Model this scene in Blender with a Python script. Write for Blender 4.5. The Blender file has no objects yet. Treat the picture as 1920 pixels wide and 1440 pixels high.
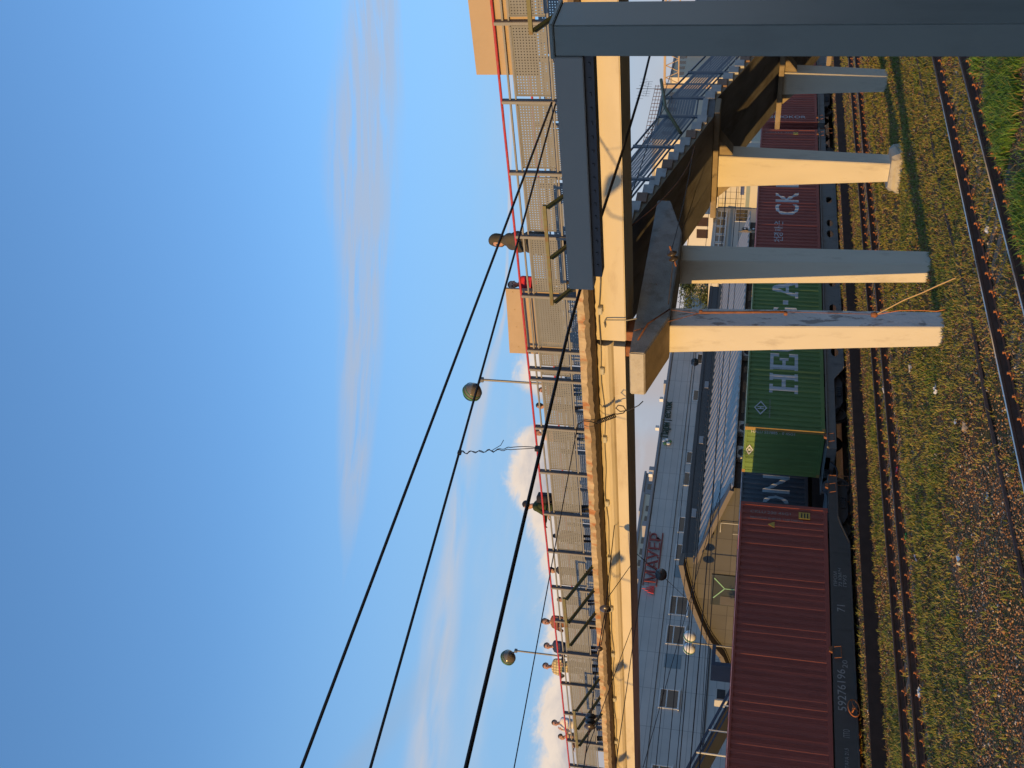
import bpy, bmesh, math, random
import numpy as np
from mathutils import Vector, Matrix, noise
random.seed(7); RNG = np.random.default_rng(7)
R = math.radians
scene = bpy.context.scene
COL = scene.collection

# ------------------------------------------------------------------ helpers
class MB:
    """collects shapes into one mesh"""
    def __init__(s): s.v = []; s.f = []; s.m = []
    def add(s, vs, fs, mi=0):
        n = len(s.v); s.v += [tuple(p) for p in vs]
        s.f += [tuple(i + n for i in f) for f in fs]; s.m += [mi] * len(fs); return s
    def box(s, x0, x1, y0, y1, z0, z1, mi=0):
        vs = [(x, y, z) for x in (x0, x1) for y in (y0, y1) for z in (z0, z1)]
        return s.add(vs, [(0,1,3,2),(4,6,7,5),(0,4,5,1),(2,3,7,6),(0,2,6,4),(1,5,7,3)], mi)
    def bar(s, p0, p1, w, h, mi=0, up=(0,0,1)):
        """rectangular bar from p0 to p1, w sideways, h along up"""
        p0 = Vector(p0); p1 = Vector(p1); d = (p1 - p0).normalized(); u = Vector(up)
        sd = d.cross(u)
        if sd.length < 1e-4: sd = d.cross(Vector((1,0,0)))
        sd.normalize(); u = sd.cross(d).normalized()
        vs = []
        for p in (p0, p1):
            for a, b in ((-1,-1),(1,-1),(1,1),(-1,1)): vs.append(p + sd*(a*w/2) + u*(b*h/2))
        return s.add(vs, [(0,1,2,3),(7,6,5,4),(0,4,5,1),(1,5,6,2),(2,6,7,3),(3,7,4,0)], mi)
    def tube(s, pts, r, n=8, mi=0, cap=True):
        pts = [Vector(p) for p in pts]; k = len(pts); rs = r if isinstance(r, (list, tuple)) else [r]*k
        vs = []; ref = None
        for i, p in enumerate(pts):
            d = (pts[min(i+1,k-1)] - pts[max(i-1,0)]).normalized()
            if ref is None:
                ref = Vector((0,0,1)) if abs(d.z) < .9 else Vector((1,0,0))
            a = d.cross(ref)
            if a.length < 1e-5: a = d.cross(Vector((0,1,0)))
            a.normalize(); b = a.cross(d).normalized(); ref = b
            for j in range(n):
                t = 2*math.pi*j/n; vs.append(p + a*(rs[i]*math.cos(t)) + b*(rs[i]*math.sin(t)))
        fs = [(i*n+j, i*n+(j+1)%n, (i+1)*n+(j+1)%n, (i+1)*n+j) for i in range(k-1) for j in range(n)]
        if cap: fs += [tuple(range(n-1,-1,-1)), tuple((k-1)*n+j for j in range(n))]
        return s.add(vs, fs, mi)
    def prism(s, poly, a, b, axis='y', mi=0):
        """poly = 2D outline; extruded from a to b along axis. axis y: (x,z); x: (y,z); z: (x,y)"""
        def P(p, t): return {'y': (p[0], t, p[1]), 'x': (t, p[0], p[1]), 'z': (p[0], p[1], t)}[axis]
        n = len(poly); vs = [P(p, a) for p in poly] + [P(p, b) for p in poly]
        fs = [(i, (i+1) % n, n+(i+1) % n, n+i) for i in range(n)] + [tuple(range(n-1,-1,-1)), tuple(range(n, 2*n))]
        return s.add(vs, fs, mi)
    def lathe(s, prof, c=(0,0,0), n=16, mi=0, axis=(0,0,1)):
        c = Vector(c); q = Vector((0,0,1)).rotation_difference(Vector(axis).normalized())
        vs = []
        for r, z in prof:
            for j in range(n):
                t = 2*math.pi*j/n; vs.append(c + q @ Vector((r*math.cos(t), r*math.sin(t), z)))
        k = len(prof)
        fs = [(i*n+j, i*n+(j+1)%n, (i+1)*n+(j+1)%n, (i+1)*n+j) for i in range(k-1) for j in range(n)]
        fs += [tuple(range(n-1,-1,-1)), tuple((k-1)*n+j for j in range(n))]
        return s.add(vs, fs, mi)
    def ball(s, c, rx, ry=None, rz=None, n=12, m=8, mi=0, q=None):
        ry = ry or rx; rz = rz or rx; c = Vector(c); vs = []
        for i in range(m+1):
            ph = math.pi*i/m - math.pi/2
            for j in range(n):
                t = 2*math.pi*j/n
                p = Vector((rx*math.cos(ph)*math.cos(t), ry*math.cos(ph)*math.sin(t), rz*math.sin(ph)))
                vs.append(c + (q @ p if q else p))
        fs = [(i*n+j, i*n+(j+1)%n, (i+1)*n+(j+1)%n, (i+1)*n+j) for i in range(m) for j in range(n)]
        return s.add(vs, fs, mi)
    def build(s, name, mats, parent=None, smooth=False, bevel=0):
        return mesh_ob(name, s.v, s.f, mats, s.m, parent, smooth, bevel)

def link(o, parent=None):
    COL.objects.link(o)
    if parent is not None:
        o.parent = parent; w = Vector((0,0,0)); p = parent
        while p is not None: w = w + p.location; p = p.parent
        o.location = -w if o.type == 'MESH' else o.location
    return o
def mesh_ob(name, v, f, mats, fm=None, parent=None, smooth=False, bevel=0):
    me = bpy.data.meshes.new(name); me.from_pydata(v, [], f)
    mats = mats if isinstance(mats, (list, tuple)) else [mats]
    for m in mats: me.materials.append(m)
    if fm is not None and any(fm): me.polygons.foreach_set('material_index', fm)
    bm = bmesh.new(); bm.from_mesh(me); bmesh.ops.remove_doubles(bm, verts=bm.verts, dist=1e-5) if len(v) < 4000 else None
    bmesh.ops.recalc_face_normals(bm, faces=bm.faces)
    if bevel:
        es = [e for e in bm.edges if len(e.link_faces) == 2 and e.calc_face_angle(0) > .6]
        bmesh.ops.bevel(bm, geom=es, offset=bevel, segments=2, affect='EDGES', clamp_overlap=True)
    bm.to_mesh(me); bm.free()
    if smooth: me.polygons.foreach_set('use_smooth', [True]*len(me.polygons))
    me.update()
    return link(bpy.data.objects.new(name, me), parent)
def bulk(name, V, F, mats, fm=None, parent=None):
    """fast mesh from numpy arrays; F is (n,3) or (n,4)"""
    me = bpy.data.meshes.new(name); k = F.shape[1]
    me.vertices.add(len(V)); me.vertices.foreach_set('co', np.ascontiguousarray(V, dtype=np.float32).ravel())
    me.loops.add(F.size); me.loops.foreach_set('vertex_index', np.ascontiguousarray(F, dtype=np.int32).ravel())
    me.polygons.add(len(F)); me.polygons.foreach_set('loop_start', np.arange(0, F.size, k, dtype=np.int32))
    try: me.polygons.foreach_set('loop_total', np.full(len(F), k, dtype=np.int32))
    except Exception: pass
    for m in (mats if isinstance(mats, (list, tuple)) else [mats]): me.materials.append(m)
    if fm is not None: me.polygons.foreach_set('material_index', np.ascontiguousarray(fm, dtype=np.int32))
    me.update(calc_edges=True); me.validate()
    return link(bpy.data.objects.new(name, me), parent)
def tag(o, label=None, cat=None, group=None, kind=None):
    if label: o['label'] = label
    if cat: o['category'] = cat
    if group: o['group'] = group
    if kind: o['kind'] = kind
    return o
def thing(name, label, cat, loc=(0,0,0), group=None, rz=0):
    o = bpy.data.objects.new(name, None); o.empty_display_size = .3; COL.objects.link(o)
    o.location = loc; o.rotation_euler = (0,0,rz); return tag(o, label, cat, group)
def struct(o): return tag(o, kind='structure')
def copy_tree(o, parent=None):
    c = o.copy(); COL.objects.link(c)
    if parent is not None: c.parent = parent
    for ch in list(o.children): copy_tree(ch, c)
    return c
def kid(o, data_from, name, parent, loc=(0,0,0), rot=(0,0,0)):
    """another part sharing mesh data"""
    c = bpy.data.objects.new(name, data_from.data); COL.objects.link(c); c.parent = parent
    c.location = loc; c.rotation_euler = rot; return c
def in_parent(p):
    w = Vector((0,0,0))
    while p is not None: w = w + p.location; p = p.parent
    return w

# ------------------------------------------------------------------ materials
def nodes_of(m):
    m.use_nodes = True; nt = m.node_tree; return nt, nt.nodes, nt.links, nt.nodes['Principled BSDF']
def c4(c): return (c[0], c[1], c[2], 1)
def mat(name, col, rough=.75, metal=0, var=.12, vs=2.5, bump=0, bs=30, stain=None, stain_amt=.35, ss=1.2, stretch=(1,1,1), spec=.4, ramp=(.52,.68)):
    m = bpy.data.materials.new(name); nt, N, L, P = nodes_of(m)
    P.inputs['Roughness'].default_value = rough; P.inputs['Metallic'].default_value = metal
    P.inputs['Specular IOR Level'].default_value = spec
    tc = N.new('ShaderNodeTexCoord'); mp = N.new('ShaderNodeMapping'); mp.inputs['Scale'].default_value = stretch
    L.new(tc.outputs['Object'], mp.inputs['Vector'])
    nz = N.new('ShaderNodeTexNoise'); nz.inputs['Scale'].default_value = vs; nz.inputs['Detail'].default_value = 6
    L.new(mp.outputs[0], nz.inputs['Vector'])
    mx = N.new('ShaderNodeMix'); mx.data_type = 'RGBA'; L.new(nz.outputs['Fac'], mx.inputs[0])
    mx.inputs[6].default_value = c4([max(0, c*(1-2*var)) for c in col]); mx.inputs[7].default_value = c4([min(1, c*(1+2*var)) for c in col])
    out = mx.outputs[2]
    if stain is not None:
        n2 = N.new('ShaderNodeTexNoise'); n2.inputs['Scale'].default_value = ss; n2.inputs['Detail'].default_value = 8; n2.inputs['Roughness'].default_value = .65
        L.new(mp.outputs[0], n2.inputs['Vector'])
        rp = N.new('ShaderNodeMapRange'); rp.inputs[1].default_value = ramp[0]; rp.inputs[2].default_value = ramp[1]; rp.inputs[4].default_value = stain_amt
        L.new(n2.outputs['Fac'], rp.inputs[0])
        m2 = N.new('ShaderNodeMix'); m2.data_type = 'RGBA'; L.new(rp.outputs[0], m2.inputs[0]); L.new(out, m2.inputs[6]); m2.inputs[7].default_value = c4(stain)
        out = m2.outputs[2]
    L.new(out, P.inputs['Base Color'])
    if bump:
        n3 = N.new('ShaderNodeTexNoise'); n3.inputs['Scale'].default_value = bs; n3.inputs['Detail'].default_value = 5
        L.new(tc.outputs['Object'], n3.inputs['Vector'])
        bp = N.new('ShaderNodeBump'); bp.inputs['Strength'].default_value = bump; bp.inputs['Distance'].default_value = .02
        L.new(n3.outputs['Fac'], bp.inputs['Height']); L.new(bp.outputs[0], P.inputs['Normal'])
    return m
def panel_mat(name, col, joint, w, h, rough=.5, var=.06, axes=(0,2), mortar=.012, offset=.5):
    """flat cladding panels / tiles: a brick pattern in the (axis0, axis1) plane"""
    m = bpy.data.materials.new(name); nt, N, L, P = nodes_of(m); P.inputs['Roughness'].default_value = rough
    tc = N.new('ShaderNodeTexCoord'); sx = N.new('ShaderNodeSeparateXYZ'); L.new(tc.outputs['Object'], sx.inputs[0])
    cb = N.new('ShaderNodeCombineXYZ'); L.new(sx.outputs[axes[0]], cb.inputs[0]); L.new(sx.outputs[axes[1]], cb.inputs[1])
    b = N.new('ShaderNodeTexBrick'); L.new(cb.outputs[0], b.inputs['Vector']); b.offset = offset
    b.inputs['Scale'].default_value = 1; b.inputs['Brick Width'].default_value = w; b.inputs['Row Height'].default_value = h; b.inputs['Mortar Size'].default_value = mortar
    b.inputs['Color1'].default_value = c4([c*(1-var) for c in col]); b.inputs['Color2'].default_value = c4([c*(1+var) for c in col]); b.inputs['Mortar'].default_value = c4(joint)
    nz = N.new('ShaderNodeTexNoise'); nz.inputs['Scale'].default_value = .7; nz.inputs['Detail'].default_value = 5; L.new(tc.outputs['Object'], nz.inputs['Vector'])
    mr = N.new('ShaderNodeMapRange'); mr.inputs[3].default_value = .82; mr.inputs[4].default_value = 1.18; L.new(nz.outputs['Fac'], mr.inputs[0])
    mx = N.new('ShaderNodeMix'); mx.data_type = 'RGBA'; mx.blend_type = 'MULTIPLY'; mx.inputs[0].default_value = 1
    L.new(b.outputs['Color'], mx.inputs[6]); L.new(mr.outputs[0], mx.inputs[7]); L.new(mx.outputs[2], P.inputs['Base Color'])
    return m
M = dict(
 cream = mat('cream_painted_concrete', (.55,.485,.37), .8, var=.07, vs=1.2, bump=.12, bs=24, stain=(.30,.21,.13), stain_amt=.5, ss=1.4, stretch=(1,.5,1.8), ramp=(.54,.74)),
 paint_w = mat('white_painted_column', (.56,.51,.42), .7, var=.05, vs=2, bump=.12, bs=16, stain=(.33,.28,.22), stain_amt=.5, ss=2.2, stretch=(1,1,.35), ramp=(.56,.7)),
 paint_peel = mat('peeling_white_paint', (.56,.55,.54), .75, var=.08, vs=3, bump=.5, bs=14, stain=(.17,.15,.14), stain_amt=.75, ss=3.2, stretch=(1.4,1.4,.45), ramp=(.55,.6)),
 conc = mat('rough_grey_concrete', (.30,.285,.26), .9, var=.18, vs=4, bump=.6, bs=28, stain=(.14,.10,.07), stain_amt=.55, ss=2.6, ramp=(.5,.66)),
 conc_end = mat('weathered_pale_concrete', (.42,.39,.33), .9, var=.1, vs=4, bump=.35, bs=24, stain=(.20,.15,.10), stain_amt=.45, ss=2.4),
 slab_edge = mat('broken_slab_edge', (.42,.33,.21), .95, var=.34, vs=5, bump=1.0, bs=9, stain=(.34,.11,.03), stain_amt=.8, ss=2.6, stretch=(1,1,.5), ramp=(.5,.62)),
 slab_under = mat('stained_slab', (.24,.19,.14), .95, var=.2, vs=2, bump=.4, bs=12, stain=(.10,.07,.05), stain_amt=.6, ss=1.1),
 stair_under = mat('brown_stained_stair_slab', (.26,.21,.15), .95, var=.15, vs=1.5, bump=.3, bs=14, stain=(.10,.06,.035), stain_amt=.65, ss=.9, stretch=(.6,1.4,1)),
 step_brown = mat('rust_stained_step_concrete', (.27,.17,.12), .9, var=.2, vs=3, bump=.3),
 stair_soffit = mat('shade_darkened_soffit', (.165,.16,.16), .95, var=.25, vs=1.5, bump=.3, bs=14, stain=(.06,.042,.03), stain_amt=.6, ss=.9, stretch=(.6,1.4,1)),  # underside darkened so its colour carries the shade below the stairs
 step = mat('precast_step_concrete', (.44,.43,.41), .9, var=.14, vs=3, bump=.3, bs=25, stain=(.22,.10,.06), stain_amt=.5, ss=1.2),
 rail_grey = mat('beige_grey_painted_steel', (.22,.22,.215), .55, var=.08, vs=6, stain=(.25,.16,.10), stain_amt=.4, ss=6),
 post_dark = mat('shaded_post_steel', (.12,.11,.11), .55, var=.12, vs=6),  # post web darker than its flange, shade painted into the colour
 stair_rail = mat('blue_grey_painted_steel', (.13,.15,.18), .5, var=.12, vs=6),
 red = mat('red_handrail_paint', (.42,.04,.055), .45, var=.14, vs=7, stain=(.30,.16,.13), stain_amt=.5, ss=9),
 panel = mat('perforated_sheet_paint', (.185,.192,.195), .6, var=.06, vs=3, stain=(.15,.15,.145), stain_amt=.4, ss=2.5),
 stair_panel = mat('blue_grey_sheet_paint', (.15,.175,.21), .55, var=.1, vs=3),
 green_steel = mat('dark_green_steel', (.06,.085,.07), .6, var=.2, vs=6, stain=(.12,.07,.04), stain_amt=.6, ss=5),
 olive_steel = mat('olive_rusty_steel', (.155,.145,.065), .6, var=.2, vs=7, stain=(.20,.08,.03), stain_amt=.8, ss=6),
 rust = mat('rusty_steel', (.24,.095,.045), .85, var=.3, vs=9, bump=.3, bs=40, stain=(.10,.04,.025), stain_amt=.7, ss=6),
 rust_clip = mat('orange_rust_clip', (.42,.15,.055), .85, var=.25, vs=14),
 rail_rust = mat('dark_rusty_rail', (.085,.045,.032), .8, var=.25, vs=5, bump=.2, bs=60),
 rail_top = mat('polished_rail_head', (.50,.50,.51), .28, 1.0, var=.08, vs=4, stretch=(.2,3,1)),
 rail_top_dull = mat('dull_rusty_rail_head', (.24,.16,.10), .5, .5, var=.2, vs=4, stretch=(.2,3,1)),
 sleeper = mat('weathered_sleeper', (.17,.13,.10), .95, var=.25, vs=5, bump=.5, bs=20),
 ply = mat('tan_board', (.40,.30,.20), .7, var=.05, vs=1.5, stain=(.30,.21,.13), stain_amt=.35, ss=1.2),
 frame_steel = mat('grey_powder_coated_steel', (.165,.175,.155), .42, var=.07, vs=1.5, spec=.5, stain=(.11,.11,.10), stain_amt=.35, ss=3.5, stretch=(1,1,.4), bump=.04, bs=60),
 beam_steel = mat('brown_grey_powder_coated_steel', (.25,.225,.195), .45, var=.03, vs=1.5, spec=.4),
 beam_dark = mat('dark_gutter_steel', (.045,.04,.045), .5, var=.15, vs=8),
 wire = mat('black_cable', (.012,.012,.014), .55, var=.1),
 wire_brown = mat('weathered_copper_wire', (.045,.032,.026), .6, var=.2),
 insul = mat('brown_glazed_insulator', (.06,.045,.035), .3, var=.15, vs=12, spec=.6),
 lamp_green = mat('dark_green_lamp_metal', (.06,.17,.08), .4, var=.15),
 lamp_black = mat('black_lamp_metal', (.02,.02,.02), .45, var=.1),
 pole_steel = mat('grey_lamp_pole', (.16,.16,.16), .5, .3, var=.12),
 blue_clad = panel_mat('blue_grey_cladding', (.50,.475,.44), (.26,.25,.235), 3.3, .62, .6, .035, (0,2), .018, 0),
 dark_clad = mat('dark_grey_fascia', (.075,.07,.068), .6, var=.1, vs=1),
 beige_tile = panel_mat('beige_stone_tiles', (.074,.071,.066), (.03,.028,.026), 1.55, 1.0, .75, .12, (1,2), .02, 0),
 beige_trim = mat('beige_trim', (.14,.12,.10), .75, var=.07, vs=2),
 roof_metal = mat('galvanised_roof_sheet', (.36,.335,.30), .6, .1, var=.1, vs=1.2, stretch=(.4,1.5,1)),
 frame_white = mat('white_window_frame', (.62,.62,.60), .5, var=.04),
 white = mat('white_enamel', (.70,.69,.66), .5, var=.05),
 ac_white = mat('aged_white_casing', (.45,.44,.41), .5, var=.08),
 black = mat('black_rubber', (.015,.015,.016), .6, var=.1),
 dark_metal = mat('black_wagon_paint', (.028,.026,.028), .6, var=.3, vs=3, stain=(.06,.04,.03), stain_amt=.6, ss=3),
 wagon_grey = mat('grey_wagon_paint', (.17,.155,.14), .65, var=.14, vs=2.5, stain=(.05,.04,.035), stain_amt=.55, ss=2.5, stretch=(1,1,.4)),
 wagon_dark = mat('charcoal_wagon_paint', (.075,.068,.062), .6, var=.16, vs=2.5, stain=(.035,.028,.025), stain_amt=.55, ss=2.5, stretch=(1,1,.4)),
 wheel = mat('worn_wheel_steel', (.05,.045,.045), .5, .4, var=.2),
 text_white = mat('white_lettering', (.52,.54,.56), .6, var=.1, vs=3, stain=(.30,.28,.27), stain_amt=.4, ss=3),
 text_dim = mat('faded_white_stencil', (.30,.285,.27), .7, var=.25, vs=10),
 yellow = mat('yellow_label', (.50,.34,.07), .6, var=.1),
 cable_yel = mat('tan_hose', (.50,.33,.15), .6, var=.1),
 office = mat('office_render', (.52,.49,.43), .85, var=.05, vs=.5),
 office_band = mat('office_blue_band', (.22,.27,.29), .7, var=.06),
 far_warm = mat('pale_far_render', (.60,.54,.42), .85, var=.05, vs=.2),
 far_grey = mat('grey_far_render', (.32,.31,.31), .85, var=.06, vs=.2),
 skin = mat('skin', (.46,.25,.17), .55, var=.05, vs=20),
 lips = mat('lips', (.35,.12,.10), .5, var=.05), eye = mat('eye', (.03,.02,.02), .3, var=.02),
 hair_dark = mat('dark_hair', (.025,.018,.014), .5, var=.3, vs=40), hair_brown = mat('brown_hair', (.09,.05,.03), .5, var=.3, vs=40),
 bark = mat('bark', (.10,.075,.055), .95, var=.3, vs=8, bump=.6, bs=12),
 leaf_a = mat('leaf_green', (.075,.095,.025), .7, var=.3, vs=3), leaf_b = mat('leaf_dark', (.04,.06,.018), .7, var=.3, vs=3),
)
def glass_mat(name, col, rough=.08):
    m = mat(name, col, rough, var=.05, spec=.7); return m
M['pane'] = glass_mat('window_glass', (.045,.05,.045)); M['pane_brown'] = glass_mat('brown_window_glass', (.05,.03,.02))
def lamp_glass():
    m = bpy.data.materials.new('smoked_lamp_glass'); nt, N, L, P = nodes_of(m)
    P.inputs['Base Color'].default_value = (.15,.125,.09,1); P.inputs['Roughness'].default_value = .15; P.inputs['Coat Weight'].default_value = .5
    return m
M['lglass'] = lamp_glass()
def container_mat(name, col, fade):
    return mat(name, col, .6, var=.14, vs=1.5, stain=fade, stain_amt=.45, ss=1.3, stretch=(1,1,.35), bump=.08, bs=10)
M['c_red'] = container_mat('oxide_red_container_paint', (.31,.075,.055), (.18,.048,.04))
M['c_green'] = container_mat('green_container_paint', (.12,.205,.06), (.08,.135,.045))
M['c_blue'] = container_mat('navy_container_paint', (.095,.10,.115), (.065,.07,.085))
M['c_roof'] = mat('faded_sunlit_roof', (.60,.27,.24), .7, var=.1, vs=1.2); M['g_roof'] = mat('faded_green_roof', (.34,.36,.26), .7, var=.1, vs=1.2)  # red roof lightened so its colour carries grazing sunlight
M['c_roof_b'] = mat('faded_blue_roof', (.30,.32,.34), .7, var=.1, vs=1.2)
M['c_post'] = mat('scuffed_corner_post', (.30,.20,.06), .7, var=.25, vs=4, stain=(.25,.08,.03), stain_amt=.6, ss=4)

# ------------------------------------------------------------------ camera (photograph was taken with the phone turned on its side)
CZ = 4.4
T = Vector((.65564,.19890,.72840)); B_ = Vector((-.75221,.08817,.65300)); U_ = Vector((.06566,-.97605,.20742))
def wv(i): return Vector((T[i], B_[i], U_[i]))
right, down, fwd = wv(0), wv(1), wv(2)
cam = bpy.data.cameras.new('camera'); co = bpy.data.objects.new('camera', cam); COL.objects.link(co)
rot = Matrix((down, right, -fwd)).transposed().to_4x4()
co.matrix_world = Matrix.Translation((0,0,CZ)) @ rot
cam.sensor_fit = 'HORIZONTAL'; cam.sensor_width = 36; cam.lens = 36*1977.54/1920
cam.clip_start = .1; cam.clip_end = 3000; scene.camera = co

# ------------------------------------------------------------------ light
SUN_EL, SUN_AZ = 5.8, -0.5      # sun low on the left: from -x, along the tracks
sd = Vector((-math.cos(R(SUN_EL))*math.cos(R(SUN_AZ)), math.cos(R(SUN_EL))*math.sin(R(SUN_AZ)), math.sin(R(SUN_EL))))
sun = bpy.data.lights.new('sun', 'SUN'); so = bpy.data.objects.new('sun', sun); COL.objects.link(so)
sun.energy = 2.0; sun.angle = R(.5); sun.color = (1, .60, .19)
so.rotation_euler = sd.to_track_quat('Z', 'Y').to_euler()

def build_world():
    w = bpy.data.worlds.new('World'); scene.world = w; w.use_nodes = True
    nt = w.node_tree; N, L = nt.nodes, nt.links; bg = N['Background']
    def m(op, a, b=None, c=None):
        n = N.new('ShaderNodeMath'); n.operation = op
        for i, x in enumerate((a, b, c)):
            if x is None: continue
            if isinstance(x, (int, float)): n.inputs[i].default_value = x
            else: L.new(x, n.inputs[i])
        return n.outputs[0]
    def sm(x, lo, hi, a=0., b=1.):
        n = N.new('ShaderNodeMapRange'); n.interpolation_type = 'SMOOTHSTEP'
        L.new(x, n.inputs[0])
        for i, t in enumerate((lo, hi, a, b)):
            if isinstance(t, (int, float)): n.inputs[i+1].default_value = t
            else: L.new(t, n.inputs[i+1])
        return n.outputs[0]
    sky = N.new('ShaderNodeTexSky'); sky.sky_type = 'NISHITA'; sky.sun_disc = False
    sky.sun_elevation = R(SUN_EL); sky.sun_rotation = math.atan2(sd.x, sd.y)
    sky.altitude = 100; sky.air_density = 1.0; sky.dust_density = .6; sky.ozone_density = 2.2
    tc = N.new('ShaderNodeTexCoord'); sp = N.new('ShaderNodeSeparateXYZ'); L.new(tc.outputs['Generated'], sp.inputs[0])
    az = m('MULTIPLY', m('ARCTAN2', sp.outputs[1], sp.outputs[0]), 180/math.pi)
    el = m('MULTIPLY', m('ARCSINE', sp.outputs[2]), 180/math.pi)
    def nz(sx, sy, det=8, rough=.6, off=0, dist=0):
        cb = N.new('ShaderNodeCombineXYZ'); L.new(m('MULTIPLY', az, sx), cb.inputs[0]); L.new(m('MULTIPLY', el, sy), cb.inputs[1]); cb.inputs[2].default_value = off
        n = N.new('ShaderNodeTexNoise'); n.inputs['Scale'].default_value = 1; n.inputs['Detail'].default_value = det; n.inputs['Roughness'].default_value = rough
        n.inputs['Distortion'].default_value = dist
        L.new(cb.outputs[0], n.inputs['Vector']); return n.outputs['Fac']
    def curve(x, lo, hi, pts, ymax):
        n = N.new('ShaderNodeFloatCurve'); L.new(sm_lin(x, lo, hi), n.inputs['Value'])
        c = n.mapping.curves[0]
        P = [((a-lo)/(hi-lo), b/ymax) for a, b in pts]
        while len(c.points) < len(P): c.points.new(.5, .5)
        for q, p in zip(c.points, P): q.location = p; q.handle_type = 'AUTO_CLAMPED'
        n.mapping.update(); return m('MULTIPLY', n.outputs[0], ymax)
    def sm_lin(x, lo, hi):
        n = N.new('ShaderNodeMapRange'); L.new(x, n.inputs[0]); n.inputs[1].default_value = lo; n.inputs[2].default_value = hi; return n.outputs[0]
    def mix(f, a, b):
        n = N.new('ShaderNodeMix'); n.data_type = 'RGBA'
        if isinstance(f, (int, float)): n.inputs[0].default_value = f
        else: L.new(f, n.inputs[0])
        for i, x in ((6, a), (7, b)):
            if isinstance(x, tuple): n.inputs[i].default_value = x
            else: L.new(x, n.inputs[i])
        return n.outputs[2]
    K = 1/(SKY_STR*2**EXPO)
    def col(r, g, b): return (r*K, g*K, b*K, 1)
    base = sky.outputs[0]
    tint = N.new('ShaderNodeMix'); tint.data_type = 'RGBA'; tint.blend_type = 'MULTIPLY'; tint.inputs[0].default_value = 1
    L.new(base, tint.inputs[6]); tint.inputs[7].default_value = SKY_TINT; base = tint.outputs[2]
    # pale band close to the horizon
    c = mix(sm(el, 27, 8, 0, .88), base, col(.27,.485,.765))
    c = mix(sm(el, 9.5, 1, 0, .95), c, col(.60,.52,.49))
    # broad thin veil above the bridge
    veil = m('MULTIPLY', m('MULTIPLY', sm(el, 15, 11), sm(nz(.12, .45, 5, .5, 3), .35, .75)), .55)
    c = mix(veil, c, col(.50,.58,.68))
    # long flat streak
    ctr = curve(az, 18, 56, [(18,19.3),(24,19.8),(30,20.5),(36,20.3),(44,20.2),(52,19.95),(56,19.9)], 24)
    hw = curve(az, 18, 56, [(18,1.2),(24,1.9),(30,2.1),(36,1.5),(44,1.1),(50,.7),(54,.05),(56,.0)], 24)
    dd = m('DIVIDE', m('ABSOLUTE', m('SUBTRACT', el, ctr)), m('ADD', hw, .02))
    st = m('MULTIPLY', sm(dd, 1.15, .35), sm(nz(.15, 2.1, 9, .6, 7, .35), .27, .58))
    st = m('MULTIPLY', st, sm(az, 15, 22, .5, 1)); st = m('MULTIPLY', st, sm(az, 55, 46))
    c = mix(m('MULTIPLY', st, .74), c, col(.44,.50,.62))
    # slanting streak lower left
    ctr2 = curve(az, 38, 66, [(38,12.6),(46,14.0),(55,14.5),(62,14.3),(66,14.2)], 24)
    hw2 = curve(az, 38, 66, [(38,.1),(43,.5),(50,.8),(57,1.1),(66,1.35)], 24)
    d2 = m('DIVIDE', m('ABSOLUTE', m('SUBTRACT', el, ctr2)), hw2)
    st2 = m('MULTIPLY', sm(d2, 1.3, .1), sm(nz(.16, .9, 7, .52, 12, .3), .28, .68))
    c = mix(m('MULTIPLY', st2, .72), c, col(.60,.58,.60))
    st3 = m('MULTIPLY', sm(m('ABSOLUTE', m('SUBTRACT', el, m('ADD', m('MULTIPLY', az, .55), -17.0))), 1.4, 0), sm(az, 52, 66))
    c = mix(m('MULTIPLY', st3, .35), c, col(.36,.42,.50))
    # cumulus bank behind the bridge
    top = curve(az, 18, 70, [(18,8),(24,9.2),(28,9.8),(33,11.6),(37,10.6),(40,11.6),(41.2,12.0),(42.4,11.3),(43.4,9.6),(44.2,11.3),(45.7,11.9),(47.2,12.05),(48.3,11.5),(49.6,10.6),(53,9.5),(55.6,9.3),(57,8.6),(58.5,9.3),(62,8.9),(70,8.7)], 16)
    edge = m('ADD', top, m('MULTIPLY', m('SUBTRACT', nz(.55, .8, 9, .68, 21, .4), .5), 2.6))
    cu = sm(m('SUBTRACT', edge, el), -.15, .8)
    cu = m('MULTIPLY', cu, sm(az, 33, 43, .25, 1))
    cu = m('MULTIPLY', cu, sm(nz(.3, .5, 4, .5, 5), .28, .44, .55, 1))
    lit = sm(m('ADD', m('SUBTRACT', edge, el), m('MULTIPLY', nz(.5, .8, 6, .6, 31), 2.2)), 3.9, 1.5)
    ccol = mix(lit, col(.46,.43,.45), col(.90,.74,.60))
    gap = m('MULTIPLY', sm(m('ABSOLUTE', m('SUBTRACT', az, 43.2)), 1.6, .3), .9)
    ccol = mix(gap, ccol, col(.42,.46,.54))
    c = mix(m('MULTIPLY', cu, .93), c, ccol)
    L.new(c, bg.inputs['Color']); bg.inputs['Strength'].default_value = SKY_STR
SKY_STR, EXPO = .15, 1.15
SKY_TINT = (.77, .96, 1.18, 1)
build_world()
scene.view_settings.view_transform = 'Standard'; scene.view_settings.look = 'None'; scene.view_settings.exposure = EXPO; scene.view_settings.gamma = 1

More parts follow.
